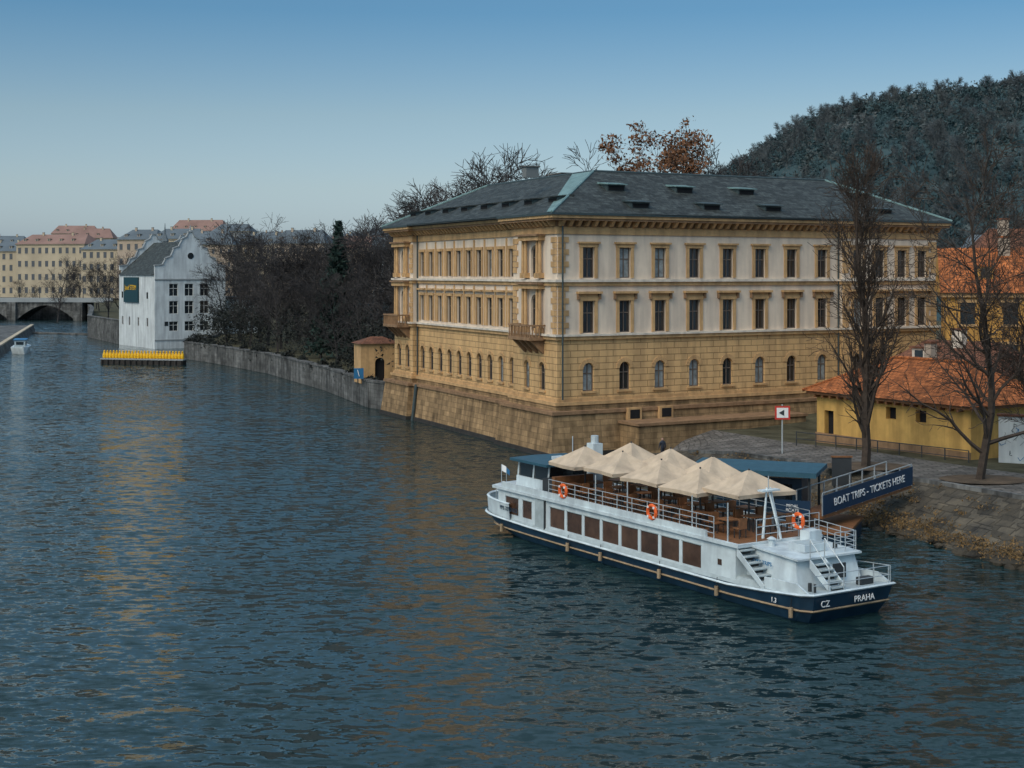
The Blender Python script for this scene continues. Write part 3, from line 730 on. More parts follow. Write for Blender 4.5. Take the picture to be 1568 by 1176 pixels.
def gable(mb, f, b, k=1.0):
    prof = [(0, Hh), (0, Hh+.7), (1.6, Hh+.9), (2.0, Hh+2.0), (3.2, Hh+2.5), (3.6, Hh+3.9), (4.7, Hh+4.3), (5.2, Hh+5.6), (6.2, Hh+6.2), (6.5, Hh+7.0), (7.3, Hh+7.0), (7.6, Hh+6.2), (8.6, Hh+5.6), (9.1, Hh+4.3), (10.2, Hh+3.9), (10.6, Hh+2.5), (11.8, Hh+2.0), (12.2, Hh+.9), (13.8, Hh+.7), (13.8, Hh)]
    for (x0, z0), (x1, z1) in zip(prof[:-1], prof[1:]):
        if x1 > x0: mb.hexa([f(x0, b-.4, Hh), f(x1, b-.4, Hh), f(x1, b, Hh), f(x0, b, Hh), f(x0, b-.4, z0), f(x1, b-.4, z1), f(x1, b, z1), f(x0, b, z0)], 'white_plaster')
    for (x0, z0), (x1, z1) in zip(prof[1:-2], prof[2:-1]):
        if x1 > x0: mb.hexa([f(x0-.1, b-.5, z0), f(x1+.1, b-.5, z1), f(x1+.1, b+.15, z1), f(x0-.1, b+.15, z0), f(x0-.1, b-.5, z0+.2), f(x1+.1, b-.5, z1+.2), f(x1+.1, b+.15, z1+.2), f(x0-.1, b+.15, z0+.2)], 'far_grey')
gable(ml['gables'], MF, -.001); gable(ml['gables'], MF, -mdp+.4)
ml['gables'].cyl(MF(6.9, -.2, Hh+7.1), MF(6.9, -.2, Hh+8.4), .25, 'far_grey', .05)
ml['gables'].cyl(MF(6.9, .0, Hh+2.6), MF(6.9, .06, Hh+2.6), .6, 'window_glass', n=14)
r = ml['roof']
r.poly([MF(-.3, -.4, Hh-1.0), MF(-.3, -mdp+.4, Hh-1.0), MF(6.9, -mdp+.4, Hh+5.4), MF(6.9, -.4, Hh+5.4)], 'slate')
r.poly([MF(mw+.3, -.4, Hh-1.0), MF(mw+.3, -mdp+.4, Hh-1.0), MF(6.9, -mdp+.4, Hh+5.4), MF(6.9, -.4, Hh+5.4)], 'slate')
ml['sign_board'].box(ML, 8.5, 16.5, .05, .3, 8.4, 13.2, 'sign_teal')
text(ml.e, 'Josef STEIM', ML(12.5, .33, 11.2), (-ML.a[0], -ML.a[1]), 1.35, 'penguin_yellow', 'sign_lettering')
ml['annex'].box(MF, mw, mw+8, -12, -2, 2, 9, 'white_plaster'); ml['annex'].box(MF, mw-.0+.003, mw+8.3, -12.3, -1.7, 9, 9.4, 'slate')
ml.done()
m2 = Group('mill_wing'); F2 = Fr((-73.0, 287), (.83, .5578), (.5578, -.83))
m2['walls'].box(F2, 0, 13.8, -10, 0, -1, Hh, 'white_plaster'); gable(m2['gables'], F2, -.0); m2['roof'].prism([F2(-.2, -.3)[:2], F2(14, -.3)[:2], F2(14, -10)[:2], F2(-.2, -10)[:2]], Hh, Hh+5, 'slate', [F2(6.5, -.3)[:2], F2(7.2, -.3)[:2], F2(7.2, -10)[:2], F2(6.5, -10)[:2]]); m2.done()

pg = Group('yellow_penguin_sculptures'); pfm = Fr((-63, 218), (.974, -.226), (-.226, -.974))
pg['timber_barrier'].box(pfm, 0, 13.6, -1.2, 0, -1, .75, 'timber_dark'); pg['timber_barrier'].box(pfm, -.1, 13.7, -1.3, .1, .75, .95, 'far_grey')
for k in range(15): pg['timber_barrier'].cyl(pfm(.2+k*.94, .12, -1), pfm(.2+k*.94, .12, .74), .16, 'timber_dark')
for k in range(26):
    u = .3+k*.52; z = .95
    prof = [(0, .20), (.1, .26), (.45, .28), (.8, .20), (.92, .13), (1.0, .15), (1.12, .14), (1.22, .05)]
    pg['penguins'].loft([[pfm(u+rr_*math.cos(a*math.pi/4), -.5+rr_*math.sin(a*math.pi/4), z+hh) for a in range(8)] for hh, rr_ in prof], 'penguin_yellow')
    pg['penguins'].cyl(pfm(u, -.38, z+1.06), pfm(u+.05, -.1, z+1.02), .05, 'penguin_yellow', .01, 5)
pg.done()
g = Group('garden_gatehouse'); gf = Fr((-16.0, 150.5), (.94, .34), (.34, -.94))
wall_band(g['walls'], gf, 0, 4.2, 2.3, 6.5, [(2.1, 1.1, 2.5, 5.0, True)], 0, 'trim_cream'); g['windows'].box(gf, 1.5, 2.7, -.4, -.3, 2.4, 5, 'dark_interior')
g['walls'].box(gf, 0, 4.2, -3, -.45, 2.3, 6.5, 'trim_cream'); g['roof'].prism([gf(-.3, .3)[:2], gf(4.5, .3)[:2], gf(4.5, -3.3)[:2], gf(-.3, -3.3)[:2]], 6.5, 7.2, 'roof_tile_old', [gf(1.5, -1.3)[:2], gf(2.7, -1.3)[:2], gf(2.7, -1.6)[:2], gf(1.5, -1.6)[:2]]); g.done()
g = Group('river_sign'); g['plate'].box(Fr((-16.6, 149.3), (.9, .2), (.2, -.9)), 0, 1.1, 0, .08, 2.9, 4.0, 'sign_blue')
text(g.e, '\\', Fr((-16.6, 149.3), (.9, .2), (.2, -.9))(.5, .12, 3.45), (.9, .2), 1.0, 'sign_white'); g['post'].cyl((-16.2, 149.5, 2.0), (-16.2, 149.5, 3.2), .05, 'steel_dark'); g.done()

# ============================================================ RIGHT-HAND HOUSES
yd = Vector((28.6-21.5, 88.6-100.3)); yl = yd.length; yd.normalize()
YF = Fr((21.5, 100.3), tuple(yd), (-abs(yd.y), -abs(yd.x)))
g = Group('yellow_tiled_house')
wall_band(g['walls'], YF, 0, yl, 2.0, 5.5, [(1.2, .9, 2.3, 4.4, False), (4.3, .9, 4.3, 5.1, False), (7, .9, 4.3, 5.1, False), (9.6, .9, 4.3, 5.1, False)], 0, 'yellow_plaster')
g['windows'].box(YF, .6, yl-.6, -.44, -.4, 2.1, 5.4, 'dark_interior')
g['walls'].box(YF, 0, yl, -8, -.46, 2.0, 5.5, 'yellow_plaster')
g['eaves'].box(YF, -.5, yl+.5, -8.5, .55, 5.5, 5.72, 'wood')
for k in range(18): g['eaves'].box(YF, .2+k*.75, .35+k*.75, .0, .5, 5.3, 5.5, 'wood')
zr0 = 5.72
e0 = [YF(-.7, .75, zr0), YF(yl+.7, .75, zr0), YF(yl+.7, -8.7, zr0), YF(-.7, -8.7, zr0)]; a = YF(3.5, -4, 8.1); b = YF(yl-3.5, -4, 8.1)
for q in ([e0[0], e0[1], b, a], [e0[1], e0[2], b], [e0[2], e0[3], a, b], [e0[3], e0[0], a]): g['roof'].poly(q, 'roof_tile')
g['roof'].cyl(a, b, .14, 'roof_tile', n=6); g['roof'].cyl(e0[0], a, .12, 'roof_tile', n=6); g['roof'].cyl(e0[1], b, .12, 'roof_tile', n=6)
g['walls'].box(YF, -.05, yl, .0, .12, 2.0, 2.8, 'trim_dark')
g['chimney'].box(YF, 6, 6.6, -4.8, -4.2, 7.5, 9.2, 'far_pink'); g['chimney'].box(YF, 5.9, 6.7, -4.9, -4.1, 9.2, 9.35, 'roof_tile_old')
g.done()
house('ochre_tiled_house', (34.2, 112), -.25, 16, 9, 9.8, 3.6, 'ochre_plaster', 'roof_tile', 3, 5, 2.3, 1.1, 1.7, hip=0, wmat='window_glass', chim=2, trim='trim_cream', cm='far_pink')
house('tiled_house', (41, 128), -.1, 14, 10, 11, 4.5, 'yellow_plaster', 'roof_tile_old', 3, 5, 2.3, 1.1, 1.7, hip=3, wmat='window_glass', chim=2, trim='trim_cream', cm='far_pink')
house('tiled_house', (27.5, 106), -.9, 10, 6, 4.2, 2.2, 'trim_white', 'roof_tile_old', 1, 3, 2.3, .9, 1.2, hip=2, wmat='window_glass', chim=1, trim='trim_cream')
house('tiled_house', (58, 118), -.3, 20, 10, 10, 4.5, 'ochre_plaster', 'roof_tile', 3, 6, 2.3, 1.1, 1.7, hip=0, wmat='window_glass', chim=2, trim='trim_cream')
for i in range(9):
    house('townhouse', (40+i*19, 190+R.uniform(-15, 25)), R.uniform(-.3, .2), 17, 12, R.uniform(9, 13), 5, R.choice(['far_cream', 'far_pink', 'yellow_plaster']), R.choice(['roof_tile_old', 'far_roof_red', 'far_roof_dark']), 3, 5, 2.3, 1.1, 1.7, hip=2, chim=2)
gw = Group('graffiti_wall'); gf = Fr((29.9, 87.4), (.9, -.43), (-.43, -.9))
gw['wall'].box(gf, 0, 12, -.4, 0, 2, 5.2, 'white_plaster'); gw['coping'].box(gf, -.1, 12.1, -.5, .1, 5.2, 5.35, 'roof_tile_old')
for k in range(90):
    cx = R.uniform(.3, 11); cz = R.uniform(2.5, 4.6); p = Vector(gf(cx, .01, cz)); mm = R.choice(['sign_blue', 'far_roof_dark', 'far_grey'])
    for j in range(3):
        q = p+Vector((gf.a[0]*1, gf.a[1], 0))*R.uniform(-.35, .35)+Vector((0, 0, R.uniform(-.35, .35)))
        gw['graffiti'].cyl(p, q, .02, mm, n=4); p = q
gw.done()

# ============================================================ BOAT
BF = Fr((13.8, 57.35), (-.525, .851), (.851, .525))
bt = Group('river_passenger_boat')
def outline(u0, Lb, hwid, z_of, nose=3.4, n=10):
    pts = []
    us = [u0, u0+.5]+[u0+.5+(Lb-nose-u0-.5)*k/10 for k in range(1, 11)]
    for i, u in enumerate(us): pts.append((u, -(hwid if i else hwid-.25)))
    for k in range(1, 2*n):
        a = math.pi*k/(2*n); pts.append((Lb-nose+nose*math.sin(a)**.75, -hwid*(abs(math.cos(a))**.6)*(1 if math.cos(a) > 0 else -1)))
    for i, u in enumerate(us[::-1]): pts.append((u, (hwid if i < len(us)-1 else hwid-.25)))
    return [BF(u, v, z_of(u)) for u, v in pts]
def sheer(u): return .78+.42*max(0, 1-u/5)**1.3+.18*max(0, (u-20)/7)
H_ = bt['hull']
H_.loft([outline(.9, 22.5, 1.7, lambda u: -.6), outline(.55, 24.2, 2.2, lambda u: 0.05), outline(.2, 25.6, 2.32, lambda u: .45*sheer(u)), outline(0, 26.4, 2.42, sheer)], 'boat_navy', cap=True)
H_.loft([outline(-.04, 26.45, 2.46, lambda u: sheer(u)-.02), outline(-.1, 26.55, 2.54, lambda u: sheer(u)+.04), outline(-.04, 26.45, 2.46, lambda u: sheer(u)+.1)], 'boat_white', cap=False)
H_.loft([outline(.17, 25.7, 2.34, lambda u: .40*sheer(u)+.02), outline(.12, 25.8, 2.40, lambda u: .40*sheer(u)+.07), outline(.15, 25.7, 2.34, lambda u: .40*sheer(u)+.12)], 'strake', cap=False)
H_.loft([outline(0, 26.4, 2.40, lambda u: sheer(u)+.05), outline(0.05, 26.3, 2.38, lambda u: sheer(u)+.06)], 'boat_deck', cap=True)
def bow_ring(z, ex):
    pts = []
    for k in range(0, 25):
        a = math.pi*k/24; pts.append(BF(22.6+(3.85+ex)*math.sin(a)**.75, -(2.42+ex)*(abs(math.cos(a))**.6)*(1 if math.cos(a) > 0 else -1), z+.1*math.sin(a)))
    return pts
H_.loft([bow_ring(.95, 0), bow_ring(1.75, .05)], 'boat_white', cap=False, closed=False)
H_.loft([bow_ring(1.75, .08), bow_ring(1.82, .0), bow_ring(1.75, -.08)], 'boat_white', cap=False, closed=False)
H_.poly(bow_ring(1.2, -.05), 'boat_deck')
PF = Fr(BF(0, -2.28)[:2], BF.a, (-BF.b[0], -BF.b[1])); SF = Fr(BF(0, 2.28)[:2], BF.a, BF.b)
wins = [(7.55+1.53*i, 1.32, 1.12, 2.12, False) for i in range(8)]+[(21.1, .9, 1.2, 2.12, False), (22.6, 1.3, 1.2, 2.12, False)]
for f_ in (PF, SF):
    wall_band(bt['superstructure'], f_, 4.6, 24.0, .84, 2.42, wins, 0, 'boat_white', .08)
    for w in wins:
        bt['windows'].box(f_, w[0]-w[1]/2, w[0]+w[1]/2, -.07, -.04, w[2], w[3], 'boat_glass')
        bt['window_trim'].box(f_, w[0]-w[1]/2-.04, w[0]+w[1]/2+.04, 0, .02, w[3], w[3]+.04, 'boat_deck')
    bt['doors'].box(f_, 19.35, 20.25, .0, .06, .9, 2.38, 'boat_deck'); bt['doors'].box(f_, 19.3, 19.36, .0, .1, .9, 2.4, 'steel_dark')
    bt['windows'].box(f_, 5.5, 5.75, 0, .02, 1.5, 1.75, 'boat_glass')
fr_ = [BF(24.0, -2.28, .9), BF(25.0, -1.3, 1.2), BF(25.3, 0, 1.2), BF(25.0, 1.3, 1.2), BF(24.0, 2.28, .9)]
ft_ = [BF(24.0, -2.28, 2.42), BF(24.55, -1.2, 2.42), BF(24.75, 0, 2.42), BF(24.55, 1.2, 2.42), BF(24.0, 2.28, 2.42)]
bt['superstructure'].loft([fr_, ft_], 'boat_white', cap=False, closed=False)
for i in range(4):
    A, B, C2, D2 = [Vector(p) for p in (fr_[i], fr_[i+1], ft_[i+1], ft_[i])]
    def q(s_, t_): return (A*(1-s_)+B*s_)*(1-t_)+(D2*(1-s_)+C2*s_)*t_
    nn = (B-A).cross(D2-A).normalized(); nn = nn if nn.dot(Vector((*BF.a, 0))) > 0 else -nn
    bt['windows'].poly([q(.1, .35)+nn*.01, q(.9, .35)+nn*.01, q(.9, .85)+nn*.01, q(.1, .85)+nn*.01], 'boat_glass')
bt['superstructure'].box(BF, 4.6, 4.68, -2.2, 2.2, .84, 2.42, 'boat_white')
dk = [BF(4.3, -2.42)[:2], BF(24.4, -2.42)[:2], BF(25.0, -1.4)[:2], BF(25.15, 0)[:2], BF(25.0, 1.4)[:2], BF(24.4, 2.42)[:2], BF(4.3, 2.42)[:2]]
bt['upper_deck'].prism(dk, 2.42, 2.56, 'boat_white'); bt['upper_deck'].prism([BF(4.5, -2.2)[:2], BF(20, -2.2)[:2], BF(20, 2.2)[:2], BF(4.5, 2.2)[:2]], 2.56, 2.575, 'wood')
for sg_ in (-1, 1):
    bt['upper_deck'].box(BF, 6.5, 23.5, sg_*2.3-.06, sg_*2.3+.06, 2.565, 2.85, 'boat_white')
rl = bt['railings']
def rail(pts, z0, h=.95, step=1.1, bars=3, mat='metal_rail'):
    for a_, b_ in zip(pts[:-1], pts[1:]):
        A = Vector(a_); B = Vector(b_); l = (B-A).length; n = max(1, round(l/step))
        for k in range(n+1):
            p = A.lerp(B, k/n); rl.cyl((p.x, p.y, p.z), (p.x, p.y, p.z+h), .022, mat, n=5)
        for j in range(bars):
            zz = h*(j+1)/bars; rl.cyl(A+Vector((0, 0, zz)), B+Vector((0, 0, zz)), .018, mat, n=5)
rail([BF(6.0, -2.3, 2.56), BF(19, -2.3, 2.56)], 0, .95, 1.2, 4); rail([BF(5.0, 2.3, 2.56), BF(19, 2.3, 2.56)], 0, .95, 1.2, 4); rail([BF(4.4, -1.3, 2.56), BF(4.4, 2.3, 2.56)], 0)
rail([BF(.15, -2.1, 1.2), BF(.15, 2.1, 1.2)], 0, .75, .9, 2); rail([BF(.15, 2.2, 1.2), BF(3, 2.25, 1.0)], 0, .75, .9, 2)
rail([BF(25.5, -1.5, 1.5), BF(26.3, 0, 1.6), BF(25.5, 1.5, 1.5)], 0, .6, .9, 1)
wh = bt['wheelhouse']
wh.box(BF, 20.3, 23.4, -1.5, 1.5, 2.56, 3.15, 'boat_white')
for u, v in ((20.35, -1.45), (20.35, 1.45), (23.3, -1.45), (23.3, 1.45), (21.8, -1.45), (21.8, 1.45), (23.3, 0)): wh.cyl(BF(u, v, 3.15), BF(u-.05, v*.97, 3.95), .05, 'boat_white', n=5)
wh.box(BF, 20.45, 23.2, -1.40, 1.40, 3.15, 3.9, 'window_glass')
wh.prism([BF(20.0, -1.8)[:2], BF(23.6, -1.8)[:2], BF(23.9, 0)[:2], BF(23.6, 1.8)[:2], BF(20.0, 1.8)[:2]], 3.95, 4.08, 'canvas_blue')
wh.box(BF, 23.5, 24.3, -.8, .8, 2.56, 2.95, 'boat_white')
wh.box(BF, 19.2, 19.8, .6, 1.2, 2.56, 5.1, 'boat_white'); wh.cyl(BF(19.5, .9, 5.1), BF(19.5, .9, 5.5), .2, 'boat_white'); wh.cyl(BF(22, 1.2, 4), BF(22, 1.2, 5.2), .03, 'metal_rail')
wh.box(BF, 21.0, 21.8, -.3, .3, 4.08, 4.25, 'boat_white')
for v in (-1.9, 1.9): wh.cyl(BF(24.6, v*.9, 2.5), BF(24.6, v*.9, 3.6), .02, 'metal_rail', n=5)
fl = bt['flags']; fl.poly([BF(24.6, -1.7, 3.6), BF(24.3, -1.6, 3.5), BF(24.3, -1.6, 3.15), BF(24.6, -1.7, 3.25)], 'sign_white'); fl.cyl(BF(25.9, -.6, 1.7), BF(25.9, -.6, 3.2), .02, 'metal_rail', n=5); fl.poly([BF(25.9, -.6, 3.2), BF(25.4, -.7, 3.1), BF(25.4, -.7, 2.8), BF(25.9, -.6, 2.9)], 'sign_blue')
pa = bt['parasols']
def parasol(u, v, zt, w, l, rot=0.0):
    pa.cyl(BF(u, v, 2.57), BF(u, v, zt+.12), .045, 'steel_dark', n=6)
    cx = math.cos(rot); sx = math.sin(rot)
    def P(a, b, z): return BF(u+a*cx-b*sx, v+a*sx+b*cx, z)
    cr = [(-l, -w), (0, -w*1.0), (l, -w), (l*1.0, 0), (l, w), (0, w*1.0), (-l, w), (-l*1.0, 0)]
    sag = [R.uniform(-.05, .05) for _ in cr]
    rings = [[P(a*.04, b*.04, zt+.05) for a, b in cr], [P(a*.5, b*.5, zt-.42+(-.04 if i % 2 else .05)) for i, (a, b) in enumerate(cr)], [P(a*(.93 if i % 2 else 1), b*(.93 if i % 2 else 1), zt-.80+sag[i]) for i, (a, b) in enumerate(cr)], [P(a*.99*(.93 if i % 2 else 1), b*.99*(.93 if i % 2 else 1), zt-.97+sag[i]) for i, (a, b) in enumerate(cr)]]
    pa.loft(rings, 'canvas', cap=False)
    pa.poly(rings[0], 'canvas')
    for (a, b) in cr[::2]:
        pa.cyl(P(0, 0, zt-.05), P(a, b, zt-.85), .02, 'wood', n=4)
for (u, v, z, w, l, ro) in ((18.2, -.6, 5.1, 1.4, 1.35, .08), (16.9, 1.35, 5.3, 1.15, 1.3, -.1), (15.1, -.5, 5.15, 1.45, 1.35, .06), (13.6, 1.3, 5.35, 1.2, 1.3, .12), (12.0, -.5, 5.1, 1.45, 1.35, -.05), (10.4, 1.3, 5.3, 1.2, 1.3, .1), (9.0, -.6, 5.05, 1.4, 1.3, -.06), (6.6, .2, 5.2, 1.6, 1.3, .04)):
    parasol(u, v, z, w, l, ro)
for u in (5.2, 7.6, 10, 12.4, 15):
    rl.cyl(BF(u, -2.2, 2.56), BF(u, -2.2, 4.2), .035, 'metal_rail', n=5)
fu = bt['deck_furniture']
for u in np.arange(6.2, 18.6, 2.0):
    for v in (-1.3, .1, 1.4):
        fu.box(BF, u-.4, u+.4, v-.35, v+.35, 3.26, 3.31, 'wood')
        fu.cyl(BF(u, v, 2.58), BF(u, v, 3.27), .04, 'steel_dark', n=5)
        for du in (-.75, .75):
            fu.box(BF, u+du-.2, u+du+.2, v-.22, v+.22, 2.98, 3.03, 'wood'); k = .2 if du > 0 else -.2
            fu.box(BF, min(u+du+k, u+du+k*.8), max(u+du+k, u+du+k*.8), v-.22, v+.22, 3.03, 3.45, 'wood')
            for a_ in (-.17, .17):
                for b_ in (-.18, .18): fu.cyl(BF(u+du+a_, v+b_, 2.58), BF(u+du+a_, v+b_, 2.98), .02, 'steel_dark', n=4)
fu.box(BF, 18.9, 19.15, -2.0, 0.4, 2.57, 3.6, 'wood'); fu.box(BF, 19.0, 20.2, -1.9, -1.0, 2.57, 3.4, 'steel_dark')
ah = bt['aft_house']
ah.hexa([BF(1.4, -1.7, 1.0), BF(4.62, -1.7, .85), BF(4.62, 1.9, .85), BF(1.4, 1.9, 1.0), BF(1.8, -1.5, 2.25), BF(4.62, -1.5, 2.4), BF(4.62, 1.8, 2.4), BF(1.8, 1.8, 2.25)], 'boat_white')
ah.hexa([BF(1.5, -1.65, 2.26), BF(4.3, -1.65, 2.405), BF(4.3, 1.95, 2.405), BF(1.5, 1.95, 2.26), BF(1.5, -1.65, 2.34), BF(4.3, -1.65, 2.48), BF(4.3, 1.95, 2.48), BF(1.5, 1.95, 2.34)], 'boat_white')
ah.box(BF, 2.2, 3.2, -.6, .6, 2.4, 2.7, 'boat_white'); ah.box(BF, 3.5, 4.1, .9, 1.6, 2.45, 2.95, 'boat_white'); ah.box(BF, 2.3, 3.1, -.5, .5, 2.7, 2.72, 'boat_deck')
ah.box(BF, 1.36, 1.42, .2, .9, 1.4, 2.0, 'steel_dark')
ah.cyl(BF(3.9, -.9, 2.4), BF(3.9, -.9, 2.75), .14, 'boat_white'); ah.cyl(BF(3.9, -.9, 2.75), BF(3.9, -.9, 2.85), .22, 'boat_white', .05)
ah.cyl(BF(2.4, 1.3, 2.35), BF(2.4, 1.3, 2.62), .1, 'steel_dark'); ah.box(BF, .5, .8, .9, 1.6, 1.2, 1.5, 'steel_dark'); ah.cyl(BF(.5, -1.7, 1.2), BF(.5, -1.7, 1.55), .08, 'steel_dark'); ah.cyl(BF(.75, -1.7, 1.2), BF(.75, -1.7, 1.55), .08, 'steel_dark')
rail([BF(1.8, 1.8, 2.34), BF(4.2, 1.85, 2.45)], 0, .85, .8, 4); rail([BF(1.7, .6, 2.34), BF(1.7, 1.8, 2.34)], 0, .85, .6, 4)
st = bt['stairs']
for k in range(6):
    u = 4.4-k*.26; z = 2.35-k*.22; st.box(BF, u-.26, u, -2.3, -1.62, z-.05, z, 'boat_deck'); st.box(BF, u-.02, u+.01, -2.28, -1.64, z-.22, z-.05, 'steel_dark')
st.hexa([BF(4.45, -2.36, 2.1), BF(2.75, -2.36, .9), BF(2.75, -2.31, .9), BF(4.45, -2.31, 2.1), BF(4.45, -2.36, 2.42), BF(2.75, -2.36, 1.15), BF(2.75, -2.31, 1.15), BF(4.45, -2.31, 2.42)], 'boat_white')
for k in range(5):
    u = 1.25-k*.2; z = 2.15-k*.2; st.box(BF, u-.2, u, -.95, -.25, z-.05, z, 'boat_deck'); st.box(BF, u-.01, u+.02, -.93, -.27, z-.2, z-.05, 'steel_dark')
for v in (-1.02, -.22):
    st.hexa([BF(1.45, v-.03, 1.95), BF(.3, v-.03, 1.15), BF(.3, v+.03, 1.15), BF(1.45, v+.03, 1.95), BF(1.45, v-.03, 2.3), BF(.3, v-.03, 1.4), BF(.3, v+.03, 1.4), BF(1.45, v+.03, 2.3)], 'boat_white')
    rl.cyl(BF(1.45, v, 2.3), BF(1.45, v, 3.1), .025, 'metal_rail', n=5); rl.cyl(BF(.35, v, 1.3), BF(.35, v, 2.1), .025, 'metal_rail', n=5); rl.cyl(BF(1.45, v, 3.1), BF(.35, v, 2.1), .025, 'metal_rail', n=5)
for sg_ in (-1, 1):
    v = sg_*2.25
    H_.hexa([BF(.1, v-.04, 1.2), BF(2.8, v-.04, .9), BF(2.8, v+.04, .9), BF(.1, v+.04, 1.2), BF(.9, v-.04, 1.55), BF(2.8, v-.04, 1.5), BF(2.8, v+.04, 1.5), BF(.9, v+.04, 1.55)], 'boat_white')
ms = bt['mast']
for v in (-.25, .25): ms.cyl(BF(4.9, v*2, 2.56), BF(5.1, v*.4, 4.7), .07, 'boat_white', .04, 6)
ms.cyl(BF(4.3, 0, 2.56), BF(5.1, 0, 4.6), .06, 'boat_white', .04, 6); ms.box(BF, 4.9, 5.25, -.5, .5, 4.55, 4.62, 'boat_white'); ms.cyl(BF(5.1, 0, 4.6), BF(5.1, 0, 5.2), .025, 'metal_rail')
lbu = bt['lifebuoys']
for u, v, z in ((17.6, -2.36, 3.1), (10.3, -2.36, 3.1), (4.2, .9, 3.3)):
    lbu.torus(BF(u, v, z), (-BF.b[0], -BF.b[1], 0), .3, .085, 'orange')
    for a in (0, 90, 180, 270):
        c_ = math.cos(math.radians(a+45))*.3; s_ = math.sin(math.radians(a+45))*.3; lbu.box(BF, u+c_-.05, u+c_+.05, v-.095, v+.095, z+s_-.05, z+s_+.05, 'sign_white')
fd = bt['fenders']
for u, v, in ((1.0, -2.5), (5.6, -2.5), (9.6, -2.5), (14.2, -2.5), (17, -2.5), (23.3, -2.5)):
    fd.cyl(BF(u, v, .22), BF(u, v, .62), .09, 'strake', .09, 8); fd.cyl(BF(u, v, .6), BF(u, v*.98, 1.0), .015, 'rubber', n=4)
sd = (-BF.a[0], -BF.a[1])
text(bt.e, 'PPS 32101023', BF(22.6, -2.50, 1.5), sd, .3, 'boat_navy')
text(bt.e, 'PRAHA', BF(-.02, .55, .84), BF.b, .36, 'sign_white'); text(bt.e, 'CZ', BF(-.02, -1.6, .84), BF.b, .36, 'sign_white')
text(bt.e, '1.3', BF(2.0, -2.5, .72), sd, .28, 'sign_white')
text(bt.e, 'BOAT TRIPS', BF(3.6, -1.75, 1.9), sd, .24, 'sign_blue')
bt.done()

# ============================================================ LANDING STAGE + GANGWAY
ls = Group('landing_stage')
LF = Fr((9.3, 76.0), (.93, -.37), (-.37, -.93))
ls['pontoon'].box(LF, -1, 8.6, -4.2, 1.2, -.4, .75, 'boat_navy'); ls['pontoon'].box(LF, -1.1, 8.7, -4.3, 1.3, .75, .9, 'wood')
ls['kiosk'].box(LF, 1.5, 6.0, -2.6, -.8, .9, 3.2, 'boat_navy'); ls['kiosk'].box(LF, 2.0, 5.5, -.8, -.75, 1.9, 2.9, 'window_glass')
for u in (.8, 3.8, 6.6):
    for v in (.4, -2.6): ls['posts'].cyl(LF(u, v, .9), LF(u, v, 3.6), .07, 'steel_dark', n=6)
ls['roof'].hexa([LF(.2, .7, 3.5), LF(7.0, .7, 3.5), LF(7.0, -2.8, 3.6), LF(.2, -2.8, 3.6), LF(.2, .7, 3.72), LF(7.0, .7, 3.72), LF(7.0, -2.8, 3.82), LF(.2, -2.8, 3.82)], 'canvas_blue')
ls['roof'].box(LF, .18, 7.02, .7, .74, 3.48, 3.74, 'canvas_blue')
ls['signs'].box(LF, 4.9, 6.7, .62, .7, 1.5, 2.3, 'banner_blue'); text(ls.e, 'PEDAL\nBOATS', LF(5.8, .74, 1.9), LF.a, .22, 'sign_white')
ls.done()
gg = Group('ticket_gangway')
A = Vector((15.9, 72.8, 1.55)); B = Vector((22.2, 79.0, 2.2)); d = (B-A); dn = d.normalized()
def gq(t, o, z): p = A+d*t+Vector((dn.y, -dn.x, 0)).normalized()*o; return (p.x, p.y, p.z+z)
def gbox(mb, t0, t1, o0, o1, z0, z1, m): mb.hexa([gq(t0, o0, z0), gq(t1, o0, z0), gq(t1, o1, z0), gq(t0, o1, z0), gq(t0, o0, z1), gq(t1, o0, z1), gq(t1, o1, z1), gq(t0, o1, z1)], m)
gbox(gg['walkway'], 0, 1, -1.6, 0, -.15, 0, 'wood'); gbox(gg['banner'], .0, 1, .02, .07, .05, 1.05, 'banner_blue')
for k in range(8): gbox(gg['posts'], k/7-.004, k/7+.004, -.03, .015, 0, 1.15, 'metal_rail'); gbox(gg['posts'], k/7-.004, k/7+.004, -1.6, -1.55, 0, 1.15, 'metal_rail')
gbox(gg['posts'], 0, 1, -.03, .015, 1.151, 1.2, 'metal_rail'); gbox(gg['posts'], 0, 1, -1.6, -1.55, 1.151, 1.2, 'metal_rail')
text(gg.e, 'BOAT TRIPS - TICKETS HERE', gq(.5, .1, .55), (dn.x, dn.y, dn.z), .56, 'sign_white')
gg.done()
g = Group('information_board'); g['legs'].cyl((18.2, 80.3, 1.0), (18.2, 80.3, 2.4), .05, 'steel_dark'); g['legs'].cyl((19.0, 80.3, 1.0), (19.0, 80.3, 2.4), .05, 'steel_dark'); g['board'].box(WF, 18.05, 19.15, 80.2, 80.3, 2.0, 3.6, 'steel_dark'); g['frame'].box(WF, 18.0, 19.2, 80.15, 80.35, 3.6, 3.68, 'wood'); g.done()
g = Group('traffic_sign'); x, y = 17.9, 94.2
g['pole'].cyl((x, y, 2.0), (x, y, 5.3), .05, 'metal_rail'); sf = Fr((x, y-.06), (1, 0), (0, -1))
g['plate'].box(sf, -.5, .5, 0, .04, 4.3, 5.2, 'sign_red'); g['plate'].box(sf, -.38, .38, .04, .05, 4.42, 5.08, 'sign_white')
g['plate'].loft([[sf(-.25, .06, 4.75), sf(.1, .06, 4.55), sf(.1, .06, 4.95)], [sf(-.25, .07, 4.75), sf(.1, .07, 4.55), sf(.1, .07, 4.95)]], 'steel_dark'); g.done()
bed = MB('tree_bed')
